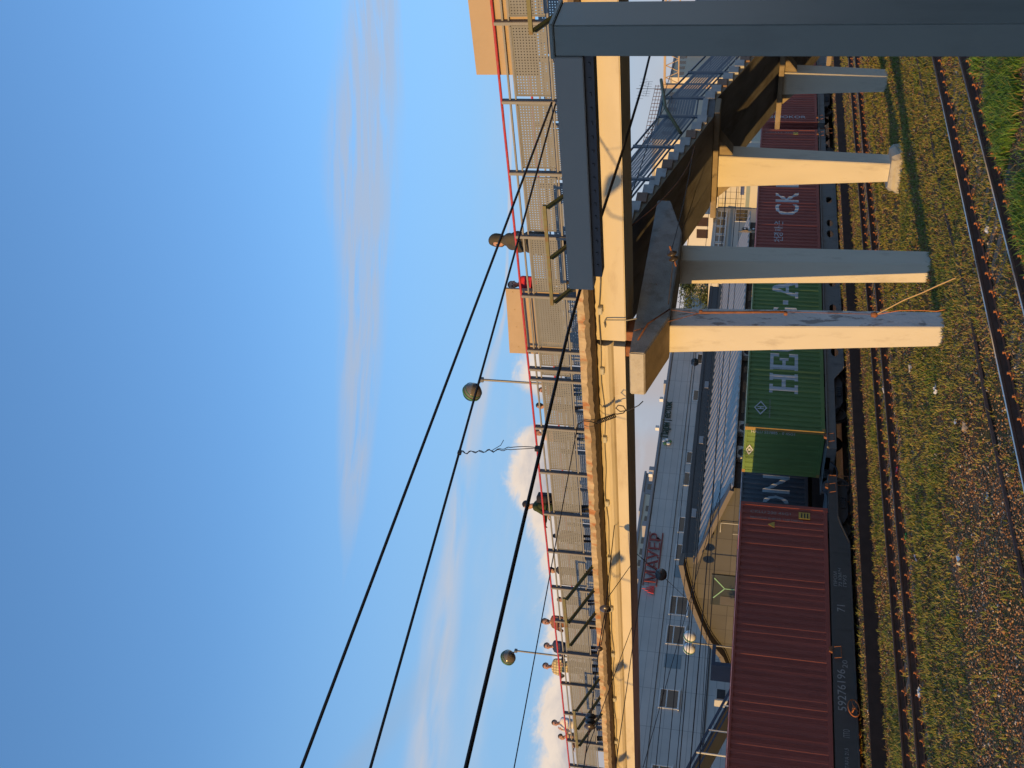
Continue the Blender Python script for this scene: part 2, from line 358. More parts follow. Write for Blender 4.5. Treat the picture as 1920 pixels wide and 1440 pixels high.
# ------------------------------------------------------------------ ground
def vnoise(x, y, s, seed):
    r = np.random.default_rng(seed).random((64, 64)); X = x/s; Y = y/s
    i = np.floor(X).astype(int); j = np.floor(Y).astype(int); fx = X-i; fy = Y-j
    fx = fx*fx*(3-2*fx); fy = fy*fy*(3-2*fy); g = lambda a, b: r[a % 64, b % 64]
    return (g(i,j)*(1-fx)+g(i+1,j)*fx)*(1-fy) + (g(i,j+1)*(1-fx)+g(i+1,j+1)*fx)*fy
def sst(x, a, b): t = np.clip((x-a)/(b-a), 0, 1); return t*t*(3-2*t)
def band(y, a, b, s=.5): return sst(y, a-s, a+s)*(1-sst(y, b-s, b+s))
def rails_mask(y):
    """1 close to a running rail"""
    d = np.min([np.abs(y-r) for r in RAIL_Y], axis=0); return 1-sst(d, .12, .3)
RAIL_Y = [10.40, 11.92, 21.18, 22.70, 28.44, 29.96]
def gh(x, y):
    h = .05*(vnoise(x, y, 1.3, 1)-.5) + .025*(vnoise(x, y, .45, 2)-.5)
    h = h + .10*band(y, 13.6, 17.5, .8)*(vnoise(x, y, 3, 5)) + .05*band(y, 19.0, 19.7, .3) - .10*band(y, 20.0, 20.3, .15)
    nr = np.min([np.abs(y-r) for r in RAIL_Y], axis=0)
    return np.where(nr < .35, np.minimum(h, .0), h)
def build_ground():
    xs = np.concatenate([[-900,-300,-100,-30], np.arange(-8, 72, .3), [80,100,150,300,1200]])
    ys = np.concatenate([[-600,-200,-60,-15,0], np.arange(6, 34, .22), [36,40,50,80,150,300,1200]])
    X, Y = np.meshgrid(xs, ys, indexing='ij'); Z = np.where((X > -8) & (X < 72) & (Y > 6) & (Y < 34), gh(X, Y), 0)
    V = np.stack([X, Y, Z], -1).reshape(-1, 3); n, k = len(xs), len(ys)
    i, j = np.meshgrid(np.arange(n-1), np.arange(k-1), indexing='ij'); a = (i*k+j).ravel()
    F = np.stack([a, a+k, a+k+1, a+1], -1)
    m = bpy.data.materials.new('gravel_and_soil'); nt, N, L, P = nodes_of(m); P.inputs['Roughness'].default_value = .95; P.inputs['Specular IOR Level'].default_value = .15
    tc = N.new('ShaderNodeTexCoord')
    def nzn(s, d=6):
        q = N.new('ShaderNodeTexNoise'); q.inputs['Scale'].default_value = s; q.inputs['Detail'].default_value = d; L.new(tc.outputs['Object'], q.inputs['Vector']); return q
    def mix(f, a, b):
        q = N.new('ShaderNodeMix'); q.data_type = 'RGBA'; L.new(f, q.inputs[0])
        for s_, x in ((6,a),(7,b)):
            if isinstance(x, tuple): q.inputs[s_].default_value = c4(x)
            else: L.new(x, q.inputs[s_])
        return q.outputs[2]
    def rng(f, a, b):
        q = N.new('ShaderNodeMapRange'); q.inputs[1].default_value = a; q.inputs[2].default_value = b; L.new(f, q.inputs[0]); return q.outputs[0]
    vo = N.new('ShaderNodeTexVoronoi'); vo.inputs['Scale'].default_value = 22; L.new(tc.outputs['Object'], vo.inputs['Vector'])
    sep = N.new('ShaderNodeSeparateColor'); L.new(vo.outputs['Color'], sep.inputs[0])
    g = mix(sep.outputs[0], (.13,.058,.023), (.28,.15,.072))
    g = mix(rng(sep.outputs[1], .8, 1), g, (.32,.25,.19))
    g = mix(rng(nzn(.5).outputs['Fac'], .42, .62), g, (.13,.09,.032))
    g = mix(rng(nzn(.22).outputs['Fac'], .5, .66), g, (.15,.068,.03))
    L.new(g, P.inputs['Base Color'])
    bp = N.new('ShaderNodeBump'); bp.inputs['Strength'].default_value = 1; bp.inputs['Distance'].default_value = .03; L.new(vo.outputs['Distance'], bp.inputs['Height']); bp.invert = True
    L.new(bp.outputs[0], P.inputs['Normal'])
    struct(bulk('ground', V, F, m))
build_ground()
def surf(x, y): return np.where((y > 25.74) & (y < 26.6), .38, gh(x, y))
def in_view_x(y): return .56*y - .8, 2.5*y + 3
def scatter(n, y0, y1, power=1.0):
    """points in the strip in front of the camera, denser near it"""
    y = y0 + (y1-y0)*RNG.random(n)**power; lo, hi = .56*y-.8, np.minimum(2.5*y+3, 66)
    t = RNG.random(n)**1.35; return lo+(hi-lo)*t, y
def gravel():
    n = 190000; x, y = scatter(n, 8.4, 29.5, 1.05)
    keep = (RNG.random(n) < .35 + .65*sst(vnoise(x, y, 1.7, 11), .3, .6)) & ~((np.abs(y-20.15) < .25))
    keep &= rails_mask(y) < .5; keep |= (y > 25.74) & (y < 26.6)
    x, y = x[keep], y[keep]; n = len(x)
    s = .012 + .022*RNG.random(n)**2.4 + (RNG.random(n) < .006)*.022
    base = np.array([[1,0,0],[0,1,0],[-1,0,0],[0,-1,0],[0,0,.75],[0,0,-.6],[.7,.7,.3],[-.7,-.6,.35]], float)
    # a bumpy six-pointed stone: octahedron with jitter
    o = base[:6][None]*s[:,None,None]*(.7+.6*RNG.random((n,6,1))) + (RNG.random((n,6,3))-.5)*s[:,None,None]*.5
    a = RNG.random(n)*6.28; ca, sa = np.cos(a)[:,None], np.sin(a)[:,None]
    ox = o[...,0]*ca - o[...,1]*sa; oy = o[...,0]*sa + o[...,1]*ca
    z = surf(x, y) + s*.35
    V = np.stack([ox + x[:,None], oy + y[:,None], o[...,2] + z[:,None]], -1).reshape(-1,3)
    tri = np.array([[0,1,4],[1,2,4],[2,3,4],[3,0,4],[1,0,5],[2,1,5],[3,2,5],[0,3,5]])
    F = (np.arange(n)[:,None,None]*6 + tri[None]).reshape(-1,3)
    mats = [mat('rust_stone', (.30,.145,.065), .9, var=.2, vs=1.5), mat('tan_stone', (.40,.26,.14), .9, var=.2, vs=1.5), mat('brown_stone', (.16,.085,.045), .9, var=.2, vs=1.5), mat('pale_stone', (.5,.44,.37), .85, var=.1, vs=1.5)]
    mi = np.repeat(RNG.choice(4, n, p=[.45,.22,.30,.03]), 8)
    tag(bulk('gravel', V, F, mats, mi), kind='stuff')
gravel()
def grass_density(x, y):
    n1, n2 = vnoise(x, y, 2.2, 21), vnoise(x, y, .8, 22)
    d = .17 + .66*sst(n1, .40, .7)
    g = band(y, 12.2, 17.8, .5)*sst(x, 13, 19)*(.5+.6*n1)          # between near track and piers, right part
    g = np.maximum(g, band(y, 7, 10.1, .15)*sst(x, 10.5, 15)*1.2*sst(vnoise(x, y, .75, 44), .38, .6))    # tall lush grass in front of the near track
    g = np.maximum(g, band(y, 10.6, 11.8, .2)*sst(x, 13, 20)*.6)
    g = np.maximum(g, band(y, 17.0, 20.6, .4)*.75*(.4+.9*n1))
    g = np.maximum(g, band(y, 19.95, 20.35, .1)*1.1)  # dense grass strip put in for a long shadow band
    g = np.maximum(g, band(y, 23.3, 25.2, .2)*.8*n1*1.5)
    g = np.maximum(g, band(y, 25.3, 28.3, .3)*.25)
    g = np.maximum(g, band(y, 28.7, 29.7, .15)*.35)
    g = np.maximum(g, band(y, 13.0, 19, 1)*.35*sst(n1, .35, .7))
    return np.clip(np.maximum(d*.55, g)*(.45+.9*n2), 0, 1.4)
def grass():
    n = 62000; x, y = scatter(n, 7.6, 29.6, 1.1); d = grass_density(x, y)
    keep = (RNG.random(n) < d) & (rails_mask(y) < .6); x, y, d = x[keep], y[keep], d[keep]
    # extra dense fringe of tall grass close to the camera
    m = 9000; xe = 9.5 + 16*RNG.random(m); ye = 7.6 + 2.5*RNG.random(m); k2 = (RNG.random(m) < sst(xe + .8*vnoise(xe, ye, 1.5, 4), 10.5, 16)*sst(vnoise(xe, ye, .75, 44), .40, .62)) & (ye < 10.25)
    x, y, d = np.concatenate([x, xe[k2]]), np.concatenate([y, ye[k2]]), np.concatenate([d, np.full(k2.sum(), 1.5)])
    n = len(x); B = 7; N_ = n*B
    X = np.repeat(x, B) + RNG.normal(0, .05, N_); Y = np.repeat(y, B) + RNG.normal(0, .05, N_)
    tall = np.repeat(np.where((y < 10.3), .15, np.where((y > 19.9) & (y < 20.4), .12, .085)) * (.7+.6*RNG.random(n)), B)
    h = tall*(.5+.9*RNG.random(N_)); w = .006 + .006*RNG.random(N_) + .003*(np.repeat(y, B) > 15)
    a = RNG.random(N_)*6.283; lean = h*(.2+.8*RNG.random(N_)); la = RNG.random(N_)*6.283
    z = surf(X, Y) - .01
    dx, dy = np.cos(a)*w, np.sin(a)*w; lx, ly = np.cos(la)*lean, np.sin(la)*lean
    P = lambda ox, oy, oz: np.stack([X+ox, Y+oy, z+oz], -1)
    V = np.stack([P(-dx,-dy,0*h), P(dx,dy,0*h), P(.7*dx+.35*lx, .7*dy+.35*ly, .6*h), P(-.7*dx+.35*lx, -.7*dy+.35*ly, .6*h), P(lx, ly, h)], 1).reshape(-1,3)
    i = np.arange(N_)[:,None]*5
    F = np.concatenate([i+np.array([[0,1,2]]), i+np.array([[0,2,3]]), i+np.array([[3,2,4]])], 1).reshape(-1,3)
    mats = [mat('grass_green', (.13,.165,.026), .6, var=.25, vs=.8), mat('grass_olive', (.24,.21,.045), .65, var=.25, vs=.8), mat('grass_dry', (.27,.20,.07), .75, var=.2, vs=.8), mat('grass_fresh', (.10,.19,.022), .55, var=.2, vs=.8)]
    pr = np.where(np.repeat(y, B) < 10.3, 1, 0); r = RNG.random(N_); g = np.repeat(vnoise(x, y, 3.1, 31), B)
    mi = np.where(r < .30+.3*g, 0, np.where(r < .78, 1, 2)); mi = np.where((pr == 1) & (r < .75), 3, mi); mi = np.where((np.repeat(d,B) > .9) & (r > .85), 3, mi)
    tag(bulk('grass', V, F, mats, np.repeat(mi, 3)), kind='stuff')
grass()

# ------------------------------------------------------------------ railway tracks
def rail_profile():
    return [(-.075,0),(.075,0),(.075,.012),(.012,.03),(.012,.12),(.036,.135),(.036,.168),(.026,.178),(-.026,.178),(-.036,.168),(-.036,.135),(-.012,.12),(-.012,.03),(-.075,.012)]
clip0 = None
def clip_mesh():
    b = MB(); b.box(-.09,.09,-.17,.17,-.012,.008,0)                    # base plate
    for s in (-1, 1):
        b.bar((0,s*.085,.022),(0,s*.15,.055),.055,.014); b.tube([(0,s*.12,.0),(0,s*.12,.085)],.013,6); b.lathe([(.024,0),(.024,.022)],(0,s*.12,.062),6)
    return b
def track(y0, x0, x1, label, top, cx0, cx1, tilt=0):
    t = thing('railway_track', label, 'railway track', (x0, y0+.76, 0))
    global clip0
    xs = np.arange(cx0, cx1, .56); jit = random.Random(int(y0*10))
    for k, yy in enumerate((y0, y0+1.52)):
        b = MB(); prof = [(yy+px, .005+pz) for px, pz in rail_profile()]
        b.prism(prof, x0, x1, 'x', 0)
        b.m = [1 if f == 7 else 0 for f in range(len(b.f))]
        r = b.build('rail', [M['rail_rust'], top], t)
        for i, x in enumerate(xs[:100]):
            if clip0 is None:
                c = clip_mesh().build('rail_clip', M['rust_clip'], None); clip0 = c; c.parent = r
            else: c = bpy.data.objects.new('rail_clip', clip0.data); COL.objects.link(c); c.parent = r
            c.location = Vector((x + jit.uniform(-.03,.03), yy, .02)); c.rotation_euler = (0, 0, jit.uniform(-.06,.06))
    sl = None
    for i, x in enumerate(xs[:100]):
        if sl is None:
            b = MB(); b.box(-.12,.12,-1.3,1.3,-.15,0); sl = b.build('sleeper', M['sleeper'], None, bevel=.015); o = sl; o.parent = t
        else: o = bpy.data.objects.new('sleeper', sl.data); COL.objects.link(o); o.parent = t
        o.location = Vector((x, y0+.76, .004)) - t.location
    return t
track(10.40, -25, 90, 'nearest railway track with polished rail tops in the lower right corner', M['rail_top'], 6.4, 34)
track(21.18, -25, 110, 'rusty empty railway track between the pier row and the train', M['rail_top_dull'], 10.8, 62)
track(28.44, -25, 140, 'railway track lying under the container train', M['rail_rust'], 14.0, 30)

b = MB(); b.box(-20, 120, 25.72, 26.62, -.1, .38); b.m = [0]*len(b.f); b.m[5] = 0
kb = b.build('track_kerb', [mat('dark_brown_kerb', (.05,.03,.024), .9, var=.2, vs=3, bump=.3), mat('gravel_kerb_top', (.20,.10,.045), .95, var=.5, vs=26, bump=1, bs=30, stain=(.20,.17,.05), stain_amt=.8, ss=1.2)])  # dark brown kerb sides, rust-coloured speckled top
for p in kb.data.polygons:
    if p.normal.z > .9: p.material_index = 1
struct(kb)
# thin old rail lying in the grass beside the near track
b = MB(); pts = [(8,13.05,.03),(11,13.1,.035),(15,13.2,.04),(18,13.12,.035),(22,13.5,.04),(30,13.4,.04),(40,13.5,.04)]
b.tube(pts, .045, 6); tag(b.build('signal_cable', M['rail_rust']), 'brown cable conduit lying on the ground along the near track', 'cable conduit')

# ------------------------------------------------------------------ foot bridge
PY = [4.52, 6.09, 7.66, 9.23, 10.80, 12.33, 13.90, 15.47, 16.05, 16.37, 17.96, 19.54, 21.14, 22.70, 24.31, 25.89, 27.5, 29.19, 30.92, 32.6, 34.25, 35.8, 37.4]
RX, FX = 18.55, 21.25
def perforated(w, h, nx, nz, hole=.34, t=.003):
    """sheet w x h standing in the y-z plane with a grid of square holes"""
    ys = []; zs = []
    py, pz = w/(nx+1), h/(nz+1)
    for i in range(nx): ys += [py*(i+1)-py*hole/2, py*(i+1)+py*hole/2]
    for i in range(nz): zs += [pz*(i+1)-pz*hole/2, pz*(i+1)+pz*hole/2]
    ys = [0]+ys+[w]; zs = [0]+zs+[h]; b = MB(); V = [(0, y, z) for y in ys for z in zs]; K = len(zs); F = []
    for i in range(len(ys)-1):
        for j in range(K-1):
            if i % 2 == 1 and j % 2 == 1: continue
            F.append((i*K+j, (i+1)*K+j, (i+1)*K+j+1, i*K+j+1))
    me = bpy.data.meshes.new('panel'); me.from_pydata(V, [], F); bm = bmesh.new(); bm.from_mesh(me)
    r = bmesh.ops.extrude_face_region(bm, geom=bm.faces[:]); bmesh.ops.translate(bm, verts=[v for v in r['geom'] if isinstance(v, bmesh.types.BMVert)], vec=(t,0,0))
    for e in ((0,.02,0,h),(w-.02,w,0,h),(0,w,0,.02),(0,w,h-.02,h)):      # folded rim
        y0,y1,z0,z1 = e; bmesh.ops.create_cube(bm, size=1, matrix=Matrix.Translation((0,(y0+y1)/2,(z0+z1)/2)) @ Matrix.Diagonal((.022,y1-y0,z1-z0,1)))
    bmesh.ops.recalc_face_normals(bm, faces=bm.faces); bm.to_mesh(me); bm.free(); return me
fb = thing('footbridge', 'long cream concrete footbridge over the tracks with perforated railings', 'footbridge', (19.8, 15.5, 0))
# deck slab with broken edge
def deck():
    b = MB(); n = 420; y0, y1 = 0.0, 48.0; prof = lambda e, t: [(18.42+e, 7.955), (18.40+e, 7.80+t), (18.47+e, 7.70+t*.6), (19.3, 7.66), (20.5, 7.66), (21.4, 7.70), (21.42, 7.95)]
    vs = []; rr = random.Random(3)
    for i in range(n+1):
        y = y0+(y1-y0)*i/n; e = .05*noise.noise((y*1.7, 0, 3)) + .045*noise.noise((y*5.3, 1, 3)) + .02*rr.uniform(-1,1); t = .05*noise.noise((y*2.9, 4, 0)) + .05*noise.noise((y*7, 2, 0))
        vs += [(x, y, z) for x, z in prof(e, t)]
    K = 7; fs = []; mi = []
    for i in range(n):
        for j in range(K):
            a, c = i*K+j, i*K+(j+1) % K; fs.append((a, c, c+K, a+K)); mi.append(0 if j in (0,) else (2 if j == 6 else 1))
    fs += [tuple(range(K)), tuple(n*K+j for j in range(K-1,-1,-1))]; mi += [1,1]
    b.v = vs; b.f = fs; b.m = mi
    return b.build('deck_slab', [M['slab_edge'], M['slab_under'], M['conc']], fb)
deck()
b = MB(); b.box(19.02, 20.55, 0, 15.5, 6.96, 7.655); b.build('girder', M['cream'], fb, bevel=.02)
prof = [(19.06,7.655),(18.99,7.58),(18.965,7.47),(18.99,7.39),(19.06,7.32),(19.15,7.275),(19.20,7.262),(18.985,7.255),(18.985,6.985),(20.60,6.985),(20.60,7.655)]
b = MB(); nseg = 60; K = len(prof)
for i in range(nseg+1):
    y = 15.62 + (46-15.62)*i/nseg
    for j, (x, z) in enumerate(prof): b.v.append((x + (.008*noise.noise((y*.8, j*3., 0)) if j < 9 else 0), y, z))
for i in range(nseg):
    for j in range(K): a, c = i*K+j, i*K+(j+1) % K; b.f.append((a, c, c+K, a+K)); b.m.append(0)
b.f += [tuple(range(K)), tuple(nseg*K+j for j in range(K-1,-1,-1))]; b.m += [0,0]
b.build('girder', M['cream'], fb)
for e in ((19.03, 19.55, 15.22, 15.48, 6.745, 6.955), (19.03,19.5,15.66,15.95,6.745,6.98)):
    b = MB(); b.box(*e); b.build('bearing_block', M['rust'], fb, bevel=.01)
# conduit along the girder with junction boxes
b = MB(); pts = []
for i in range(90):
    y = 8 + 34*i/89; pts.append((18.94 if y < 15.5 else 18.945, y, 7.51 + .025*math.sin(y*1.3) + .02*math.sin(y*3.1) + .012*(y-8)*.3))
b.tube(pts, .012, 5); cd = b.build('cable_conduit', M['pole_steel'], fb)
bxm = None
for i, y in enumerate((14.55, 16.35, 18.62, 21.0, 23.3, 25.6, 27.9, 30.4, 33.0)):
    b = MB(); x = 18.96; z = 7.50 + .0036*(y-8); b.box(x-.07, x+.03, y-.10, y+.10, z-.05, z+.05, 0); b.box(x-.078, x-.07, y-.085, y+.085, z-.038, z+.038, 0)
    b.build('junction_box', M['ac_white'], cd, bevel=.006)
b = MB(); pts = [(18.96, 15.05, 7.42),(18.95,14.9,7.44),(18.93,14.82,7.4),(18.92,14.8,7.2),(18.93,14.79,6.9),(18.96,14.75,6.7)]; b.tube(pts, .016, 6); b.build('drain_pipe', M['pole_steel'], fb)
# railings
def railing(xr, side, posts, full):
    b = MB()
    y0, y1 = posts[0]-1, posts[-1]+5
    b.bar((xr,y0,9.05),(xr,y1,9.05),.045,.035); b.bar((xr,y0,8.935),(xr,y1,8.935),.03,.03); b.bar((xr,y0,8.20),(xr,y1,8.20),.035,.035)
    r = b.build('railing', M['rail_grey'], fb)
    b = MB(); pts = [(xr-.0*side, y0+i*(y1-y0)/80, 9.225+.008*noise.noise((i*.5,1,0))) for i in range(81)]; b.tube(pts, .027, 8); b.build('handrail', M['red'], r, smooth=True)
    pm = None
    for i, y in enumerate(posts):
        b = MB(); w = .05 if full else .04
        cur = [(xr + (.0 if z < 8.3 else 0), z) for z in (7.955, 8.4, 8.9, 9.20)]
        b.box(xr-.075, xr+.03, y-.012, y, 7.955, 9.20, 1); b.box(xr-.082, xr-.072, y, y+.055, 7.955, 9.205, 0)
        b.build('post', [M['rail_grey'], M['post_dark']], r)
        if i+1 < len(posts):
            g = posts[i+1]-y
            if g < .25: continue
            wd = g-.2; key = round(wd, 1)
            if key not in PANELS: PANELS[key] = perforated(key, .68, max(3, int(key/.057)), 11); PANELS[key].materials.append(M['panel'])
            o = bpy.data.objects.new('panel', PANELS[key]); COL.objects.link(o); o.parent = r
            o.location = Vector((xr-.012, y+.1+(wd-key)/2, 8.235)); o.rotation_euler = (random.uniform(-.004,.004), random.uniform(-.01,.01), 0)
    return r
PANELS = {}
railing(RX, -1, PY, True)
railing(FX, 1, [y+.35 for y in PY if y not in (16.05, 16.37)], False)
# sheltering outriggers that stand out over the electrified tracks
def outrigger(ys, xt, zt, zb, bar_m, bar=True):
    b = MB(); b.bar((xt, ys[0]-.06, zt), (xt, ys[-1]+.06, zt), .06, .07); o = b.build('outrigger', M[bar_m], fb)
    for i, y in enumerate(ys):
        b = MB(); b.bar((xt+.02, y, zt-.03), (18.5, y, zb), .075, .012); b.bar((xt+.02, y+.03, zt-.06), (18.5, y+.03, zb-.03), .012, .075); b.build('strut', M['green_steel'], o)
outrigger([23.09, 24.14, 25.20], 17.2, 8.55, 7.95, 'olive_steel')
outrigger([28.5, 29.52, 30.50], 17.15, 8.54, 7.93, 'olive_steel')
outrigger([11.15, 12.36, 13.50], 17.75, 8.36, 7.93, 'olive_steel')
outrigger([5.0, 6.2, 7.45], 17.6, 8.32, 7.93, 'olive_steel')
# hanging soffit boards below the slab on the left (dark triangles)
# pier: cross head on two tapering columns
def column(x0, y0, z0, x1, y1, z1, mats, parent, name='column'):
    """(x0,y0)=(lo,hi) pairs at the bottom and top"""
    b = MB(); n = 8; vs = []
    for i in range(n+1):
        t = i/n; L = lambda a, c: a+(c-a)*t
        xa, xb = L(x0[0], x1[0]), L(x0[1], x1[1]); ya, yb = L(y0[0], y1[0]), L(y0[1], y1[1]); z = L(z0, z1); c = .025
        vs += [(xa+c,ya,z),(xb-c,ya,z),(xb,ya+c,z),(xb,yb-c,z),(xb-c,yb,z),(xa+c,yb,z),(xa,yb-c,z),(xa,ya+c,z)]
    fs = [(i*8+j, i*8+(j+1)%8, (i+1)*8+(j+1)%8, (i+1)*8+j) for i in range(n) for j in range(8)] + [tuple(range(7,-1,-1)), tuple(n*8+j for j in range(8))]
    b.v = vs; b.f = fs; b.m = [0]*len(fs)
    if len(mats) > 1:
        for k in range(n): b.m[k*8] = 1
    return b.build(name, mats, parent)
def crosshead(ya, yb):
    b = MB(); top = 6.74; pl = [(17.85, top), (17.85, 6.40), (19.2, 5.98), (22.7, 5.98), (24.2, 6.40), (24.2, top)]
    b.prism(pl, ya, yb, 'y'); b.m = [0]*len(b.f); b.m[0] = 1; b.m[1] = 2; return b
pier = crosshead(14.85, 16.08).build('pier', [M['conc'], M['conc_end'], M['slab_under']], fb, bevel=.025)
column((19.46,20.02), (14.93,15.47), -.1, (19.24,19.96), (15.15,15.94), 5.985, [M['paint_w'], M['paint_peel']], pier)
column((22.35,22.91), (15.27,15.82), -.1, (22.2,22.91), (15.36,16.09), 5.99, [M['paint_w']], pier)
# second pier far to the left, outside the picture but holding the deck
p2 = crosshead(44.4, 45.6).build('pier', [M['conc'], M['conc_end'], M['slab_under']], fb, bevel=.025)
column((19.46,20.02), (44.7,45.24), -.1, (19.24,19.96), (44.6,45.4), 5.99, [M['paint_w']], p2)
column((22.1,22.66), (44.7,45.24), -.1, (21.95,22.66), (44.6,45.4), 5.99, [M['paint_w']], p2)
# rusty earthing tube and clamps on the near column
b = MB(); b.tube([(19.5,14.87,5.97),(19.46,14.90,5.34)], .008, 5); b.tube([(19.47,14.885,5.34),(19.55,14.80,3.4)], .028, 8)
b.tube([(19.55,14.80,3.4),(19.6,14.78,1.5)], .008, 5)
for z, y in ((5.3,14.88),(3.42,14.81)): b.lathe([(.045,0),(.05,.04),(.045,.08)], (19.5,y,z-.04), 8)
b.lathe([(.03,0),(.07,.05),(.05,.14)], (19.58,14.78,1.45), 8)
b.tube([(18.3,14.84,6.6),(18.9,14.84,6.45),(19.5,14.85,6.0)], .018, 6)
b.build('earthing_tube', M['rust'], pier, smooth=True)
b = MB(); b.tube([(19.58,14.78,1.5),(19.6,14.6,1.25),(19.6,14.35,.95),(19.55,14.1,.62),(19.5,13.85,.34),(19.45,13.68,.15),(19.4,13.56,.03)], .014, 6)
tag(b.build('hose', M['cable_yel'], None, smooth=True), 'stiff tan hose arching from the near column down into the grass', 'hose')
b = MB(); b.tube([(19.58,14.78,1.5),(19.7,14.72,1.0),(19.72,14.70,.55),(19.6,14.62,.25),(19.62,14.55,.02)], .012, 6)
tag(b.build('hose', M['rust_clip'], None, smooth=True), 'short orange hose hanging down the foot of the near column', 'hose')
# boards fixed to the railing
b = MB(); b.box(18.60, 18.625, 5.6, 8.74, 8.45, 9.68); b.box(18.63,18.70,5.7,5.75,8.45,9.5); b.box(18.63,18.70,8.4,8.45,8.45,9.5)
tag(b.build('board', M['ply'], None), 'large tan board behind the red handrail at the right end of the bridge', 'board')
b = MB(); b.prism([(13.93,8.40),(15.76,8.40),(15.80,9.70),(13.93,9.62)], 18.72, 18.745, 'x'); b.box(18.745,18.79,14.1,14.15,8.3,9.6); b.box(18.745,18.79,15.5,15.55,8.3,9.6)
b.box(18.70,18.75,13.90,13.93,8.4,9.65)
for y in (14.0,14.5,15.0,15.6): b.box(18.712,18.72,y-.015,y+.015,9.45,9.48)
tag(b.build('board', M['ply'], None), 'tan rectangular board on the railing just left of the person in red', 'board')

# ------------------------------------------------------------------ staircase on its own piers
st = thing('staircase', 'concrete staircase with blue grey railings running down behind the bridge piers', 'staircase', (29.5, 16.4, 0))
SA, SB = 14.85, 18.0                     # near and far edge
def flight(xa, za, xb, zb, n, parent):
    slope = (zb-za)/(xb-xa); b = MB()
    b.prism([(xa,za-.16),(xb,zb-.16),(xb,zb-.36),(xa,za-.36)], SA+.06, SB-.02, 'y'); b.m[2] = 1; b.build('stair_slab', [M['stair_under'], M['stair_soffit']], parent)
    for i in range(n):
        x0 = xa + (xb-xa)*i/n; x1 = xa + (xb-xa)*(i+1)/n; z = za + (zb-za)*(i+.15)/n
        b = MB(); b.box(x0-.03, x1-.008, SA+random.uniform(-.02,.02), SB, z-.22+(zb-za)/n*.6, z-.01); b.build('step', M['step_brown' if i % 4 == 2 else 'step'], parent, bevel=.008)
def srail(pts, y, parent, posts, panels=True):
    b = MB()
    for h in (.42, .98): b.tube([(x,y,z+h) for x,z in pts], .025, 6)
    b.tube([(x,y,z+.16) for x,z in pts], .028, 6); b.tube([(x,y,z+.28) for x,z in pts], .02, 6)
    r = b.build('railing', M['stair_rail'], parent)
    def zat(x):
        for (a, za), (c, zc) in zip(pts, pts[1:]):
            if a <= x <= c: return za+(zc-za)*(x-a)/(c-a)
        return pts[-1][1]
    b = MB(); b.tube([(x,y,z+1.22) for x,z in pts], .03, 6); b.build('handrail', M['stair_rail'], r, smooth=True)
    for i, x in enumerate(posts):
        z = zat(x); b = MB(); b.box(x-.03,x+.03,y-.03,y+.03,z-.08,z+1.22); b.box(x-.06,x+.06,y-.045,y-.03,z-.08,z+1.24); b.build('post', M['stair_rail'], r)
        if i+1 < len(posts):
            x2 = posts[i+1]; za, zb = zat(x), zat(x2); k = 24; hn = 10; V = []; 
            for a in range(2*k+2):
                s = a//2; t = (s + (.30 if a % 2 == 0 else .70))/ (k) - .5/k; t = min(max(t,0),1)
                if a == 0: t = 0
                if a == 2*k+1: t = 1
                xx = x+.09 + (x2-x-.18)*t; zz = za + (zb-za)*((xx-x)/(x2-x))
                for c in range(2*hn+2):
                    s2 = c//2; q = (s2 + (.30 if c % 2 == 0 else .70))/hn - .5/hn; q = min(max(q,0),1)
                    if c == 0: q = 0
                    if c == 2*hn+1: q = 1
                    V.append((xx, y-.035, zz+.22+.80*q))
            K = 2*hn+2; F = [(i_*K+j_, (i_+1)*K+j_, (i_+1)*K+j_+1, i_*K+j_+1) for i_ in range(2*k+1) for j_ in range(K-1) if not (i_ % 2 == 0 and j_ % 2 == 0 and 0 < i_ < 2*k and 0 < j_ < 2*hn)]
            me = bpy.data.meshes.new('panel'); me.from_pydata(V, [], F); me.materials.append(M['stair_panel']); me.update()
            link(bpy.data.objects.new('panel', me), r)
    return r
flight(21.5, 8.12, 29.0, 5.93, 17, st); 
b = MB(); b.box(28.99, 30.1, SA, SB, 5.77, 5.935); b.build('landing', M['step'], st, bevel=.01)
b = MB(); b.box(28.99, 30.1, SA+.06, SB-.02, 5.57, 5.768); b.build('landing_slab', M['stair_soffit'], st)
flight(30.1, 5.93, 42.5, 1.55, 28, st); flight(43.5, 1.5, 47.5, .1, 9, st)
spts = [(21.6,8.1),(29.0,5.93),(30.1,5.93),(42.5,1.55),(43.5,1.5),(47.5,.1)]
posts = [21.7,23.5,25.3,27.1,28.95,30.15,31.9,33.65,35.4,37.2,39,40.8,42.5,43.5,45.5,47.4]
srail(spts, SA+.05, st, posts); srail(spts, SB-.05, st, posts)
